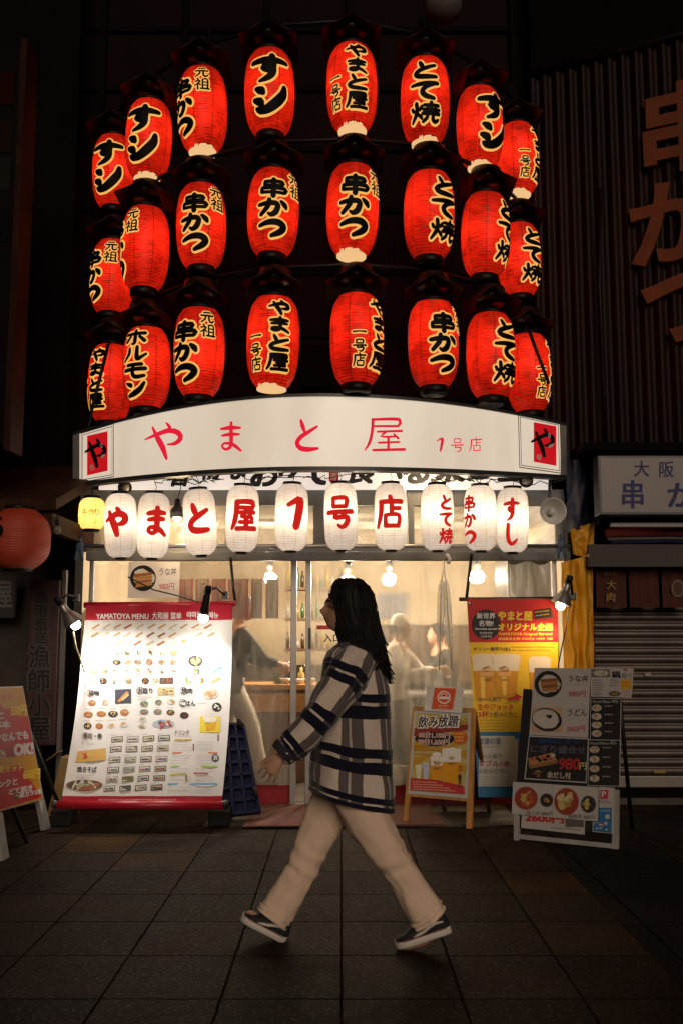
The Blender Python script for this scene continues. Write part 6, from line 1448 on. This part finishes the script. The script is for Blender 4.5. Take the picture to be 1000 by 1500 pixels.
# sneakers
def sneaker(toe, heel, dy, lift, name='sneaker'):
    """toe/heel in photo pixels (sole line)"""
    T_, H_ = W(toe[0], toe[1], dy), W(heel[0], heel[1], dy); d = (T_-H_); L_ = d.length; d.normalize(); up = Vector((0, 1, 0)).cross(d); up = up if up.z > 0 else -up; s = Vector((0, 1, 0))
    # outline: half widths along the sole
    prof = [(0., .018, .050), (.04, .030, .085), (.15, .036, .105), (.30, .038, .112), (.45, .042, .098), (.60, .046, .074), (.78, .048, .050), (.90, .040, .044), (.97, .024, .036), (1.0, .010, .028)]
    rings = []; rs = []
    for t, hw_, h in prof:
        c = H_+d*L_*t
        ring = []
        for i in range(20):
            a = 2*math.pi*i/20; ring.append(c+s*hw_*math.cos(a)*.97+up*(.022+(h-.022)*max(0, math.sin(a))**.8 if math.sin(a) > 0 else .022))
        rings.append(ring)
        rs.append([c+s*(hw_+.004)*math.cos(2*math.pi*i/20)+up*(.028*(.5+.5*(1 if math.sin(2*math.pi*i/20) > .01 else -1)) if abs(math.sin(2*math.pi*i/20)) > .01 else .014) for i in range(20)])
    o = MB().loft(rings, mat('black_suede', (.012, .011, .012), .75, var=.3, bump=.2)).build(name, wo_)
    mb = MB(); rr2 = []
    for t, hw_, h in prof:
        c = H_+d*L_*t; hw2 = hw_+.005
        rr2.append([c+s*hw2*.9, c+s*hw2+up*.006, c+s*hw2+up*.026, c+s*hw2*.9+up*.030, c-s*hw2*.9+up*.030, c-s*hw2+up*.026, c-s*hw2+up*.006, c-s*hw2*.9])
    mb.loft(rr2, mat('sole_rubber', (.62, .57, .52), .55, var=.1)); mb.build('sole', o)
    mb = MB()
    mwh = mat('leather_white', (.60, .55, .50), .5)
    for q in (-1, 1):                            # side stripe and laces
        pts = [(0.10, .060), (.24, .062), (.36, .054), (.46, .044), (.56, .040), (.66, .034)]
        mb.tube([H_+d*L_*t+s*q*(.041 if t < .5 else .047)+up*z for t, z in pts], [.004, .0065, .0075, .0075, .007, .004], 6, mwh)
    for t in (.44, .50, .56, .62): 
        hh = .080-(t-.45)*.12; mb.tube([H_+d*L_*t+s*-.026+up*(hh-.010), H_+d*L_*(t+.01)+up*(hh+.004), H_+d*L_*t+s*.026+up*(hh-.010)], .0045, 6, mwh)
    mb.tube([H_+d*L_*x+s*y+up*z for x, y, z in ((-.003, 0, .029), (.1, -.042, .029), (.5, -.045, .029), (.8, -.052, .029), (.97, -.030, .029))], .0018, 5, mat('red_line', (.3, .02, .02), .5))
    mb.build('stripe', o)
sneaker((580, 1389), (661, 1364), -.07, 0)
sneaker((352, 1346), (417, 1381), .07, 0)

# ---- figures inside the restaurant
def figure(lab, hx, hy_, Y, kk, yaw, shirt, trous, cap, arm, lean=0., legs=None, hairc=None):
    s0 = at(hx, hy_, Y); t = thing('person', lab, 'person', (s0.x, Y, .016)); q = Matrix.Rotation(yaw, 3, 'Z'); Hh = s0.z+.115*kk
    def B(x, y, z): return Vector((s0.x, Y, 0))+q @ Vector((x-lean*max(0, z-.9)*1.2+lean*.9, y, 0))+Vector((0, 0, z*Hh/1.70+.016))
    mb = MB(); head_mesh(mb, B(0, 0, 1.585), yaw, 0, kk)
    ctube(mb, [B(.01, 0, 1.48), B(.02, 0, 1.40)], [.055, .06]); ctube(mb, [B(.02, 0, 1.34), B(.02, 0, 1.1), B(.02, 0, .92)], [.11, .105, .115], 18, [1.5, 1.3, 1.35], (0, 1, 0))
    mbs = MB(); mbt = MB()
    def shr(tt):
        z = 1.42-.58*tt; w = [.09, .19, .2, .195, .19, .195, .20][min(6, int(tt*6.99))]; dp = [.08, .12, .135, .13, .13, .13, .135][min(6, int(tt*6.99))]
        c = B(.02, 0, z); return c, q @ Vector((dp, 0, 0)), q @ Vector((0, w, 0))
    m2 = cloth_loft(shr, 40, 30, 1, 1, shirt, 0, 0, .014, hx*.1); mbs.add(m2.v, m2.f, shirt, True)
    for sd, (e, w_) in ((-1, arm[0]), (1, arm[1])):
        S_, E_, W__ = B(.02, sd*.17, 1.34), B(*e), B(*w_)
        ctube(mb, [S_, S_.lerp(E_, .5), E_, E_.lerp(W__, .5), W__], [.05, .045, .038, .034, .026]); hand(mb, W__, W__-E_, q @ Vector((0, -sd, -.3)), 1., .4, sd)
        ctube(mbs, [S_, S_.lerp(E_, .5), E_, E_.lerp(W__, .6)], [.07, .062, .052, .046])
    lg = legs or (((0, -.09, .5), (.02, -.09, .09)), ((0, .09, .5), (.02, .09, .09)))
    for sd, (k_, a_) in zip((-1, 1), lg):
        S_, E_, W__ = B(.02, sd*.085, .90), B(*k_), B(*a_)
        ctube(mb, [S_, E_, W__], [.09, .055, .036]); ctube(mb, [W__+q @ Vector((.03, 0, -.03)), W__+q @ Vector((-.15, 0, -.045))], [.035, .028])
        ctube(mbt, [S_, S_.lerp(E_, .5), E_, E_.lerp(W__, .5), W__], [.105, .092, .074, .066, .062])
    remesh(mb, .008, M_skin, 'body', t, 3); mbs.build('shirt', t); ctube(mbt, [B(.02, 0, .98), B(.02, 0, .84)], [.13, .125], 18, [1.3, 1.3], q @ Vector((0, 1, 0))); mbt.build('trousers', t, trous)
    mb = MB(); hc_ = B(0, 0, 1.585); mh = cap or M_hair
    mb.lathe([(.085*kk, -.01), (.094*kk, .03), (.088*kk, .075), (.060*kk, .112), (.02*kk, .126), (.002, .127)], hc_+q @ Vector((.014, 0, .0)), 24, mh); mb.build('cap' if cap else 'hair', t)
    if cap: mb = MB(); mb.lathe([(.088*kk, -.06), (.092*kk, -.02), (.088*kk, .02)], hc_+q @ Vector((.022, 0, 0)), 24, M_hair, None, False); mb.build('hair', t)
    return t
M_ws = mat('white_uniform', (.62, .57, .50), .8, bump=.2); M_bk = mat('black_cloth', (.018, .015, .014), .8, bump=.2); M_wt = mat('cream_trousers', (.60, .54, .46), .8, bump=.2); M_dk = mat('dark_trousers', (.05, .045, .045), .8)
figure('worker in a black top and cream trousers behind the left plastic curtain', 358, 893, 8.95, 1., R(200), M_bk, M_wt, None, (((-.22, -.20, 1.12), (-.40, -.12, 1.06)), ((-.20, .22, 1.12), (-.38, .14, 1.08))), .12, (((.0, -.12, .5), (.02, -.13, .09)), ((-.16, .11, .52), (-.26, .12, .10))))
figure('cook in a white cap and white uniform behind the plastic curtain, right of the woman', 588, 922, 9.35, .95, R(165), M_ws, M_dk, M_ws, (((-.16, -.24, 1.12), (-.36, -.14, 1.12)), ((-.14, .24, 1.10), (-.36, .12, 1.14))), .05)
figure('dim figure in dark clothes beyond the cook at the kitchen unit', 640, 934, 10.4, .95, R(10), M_bk, M_dk, None, (((-.18, -.22, 1.14), (-.38, -.12, 1.18)), ((-.16, .22, 1.14), (-.36, .12, 1.2))), .05)
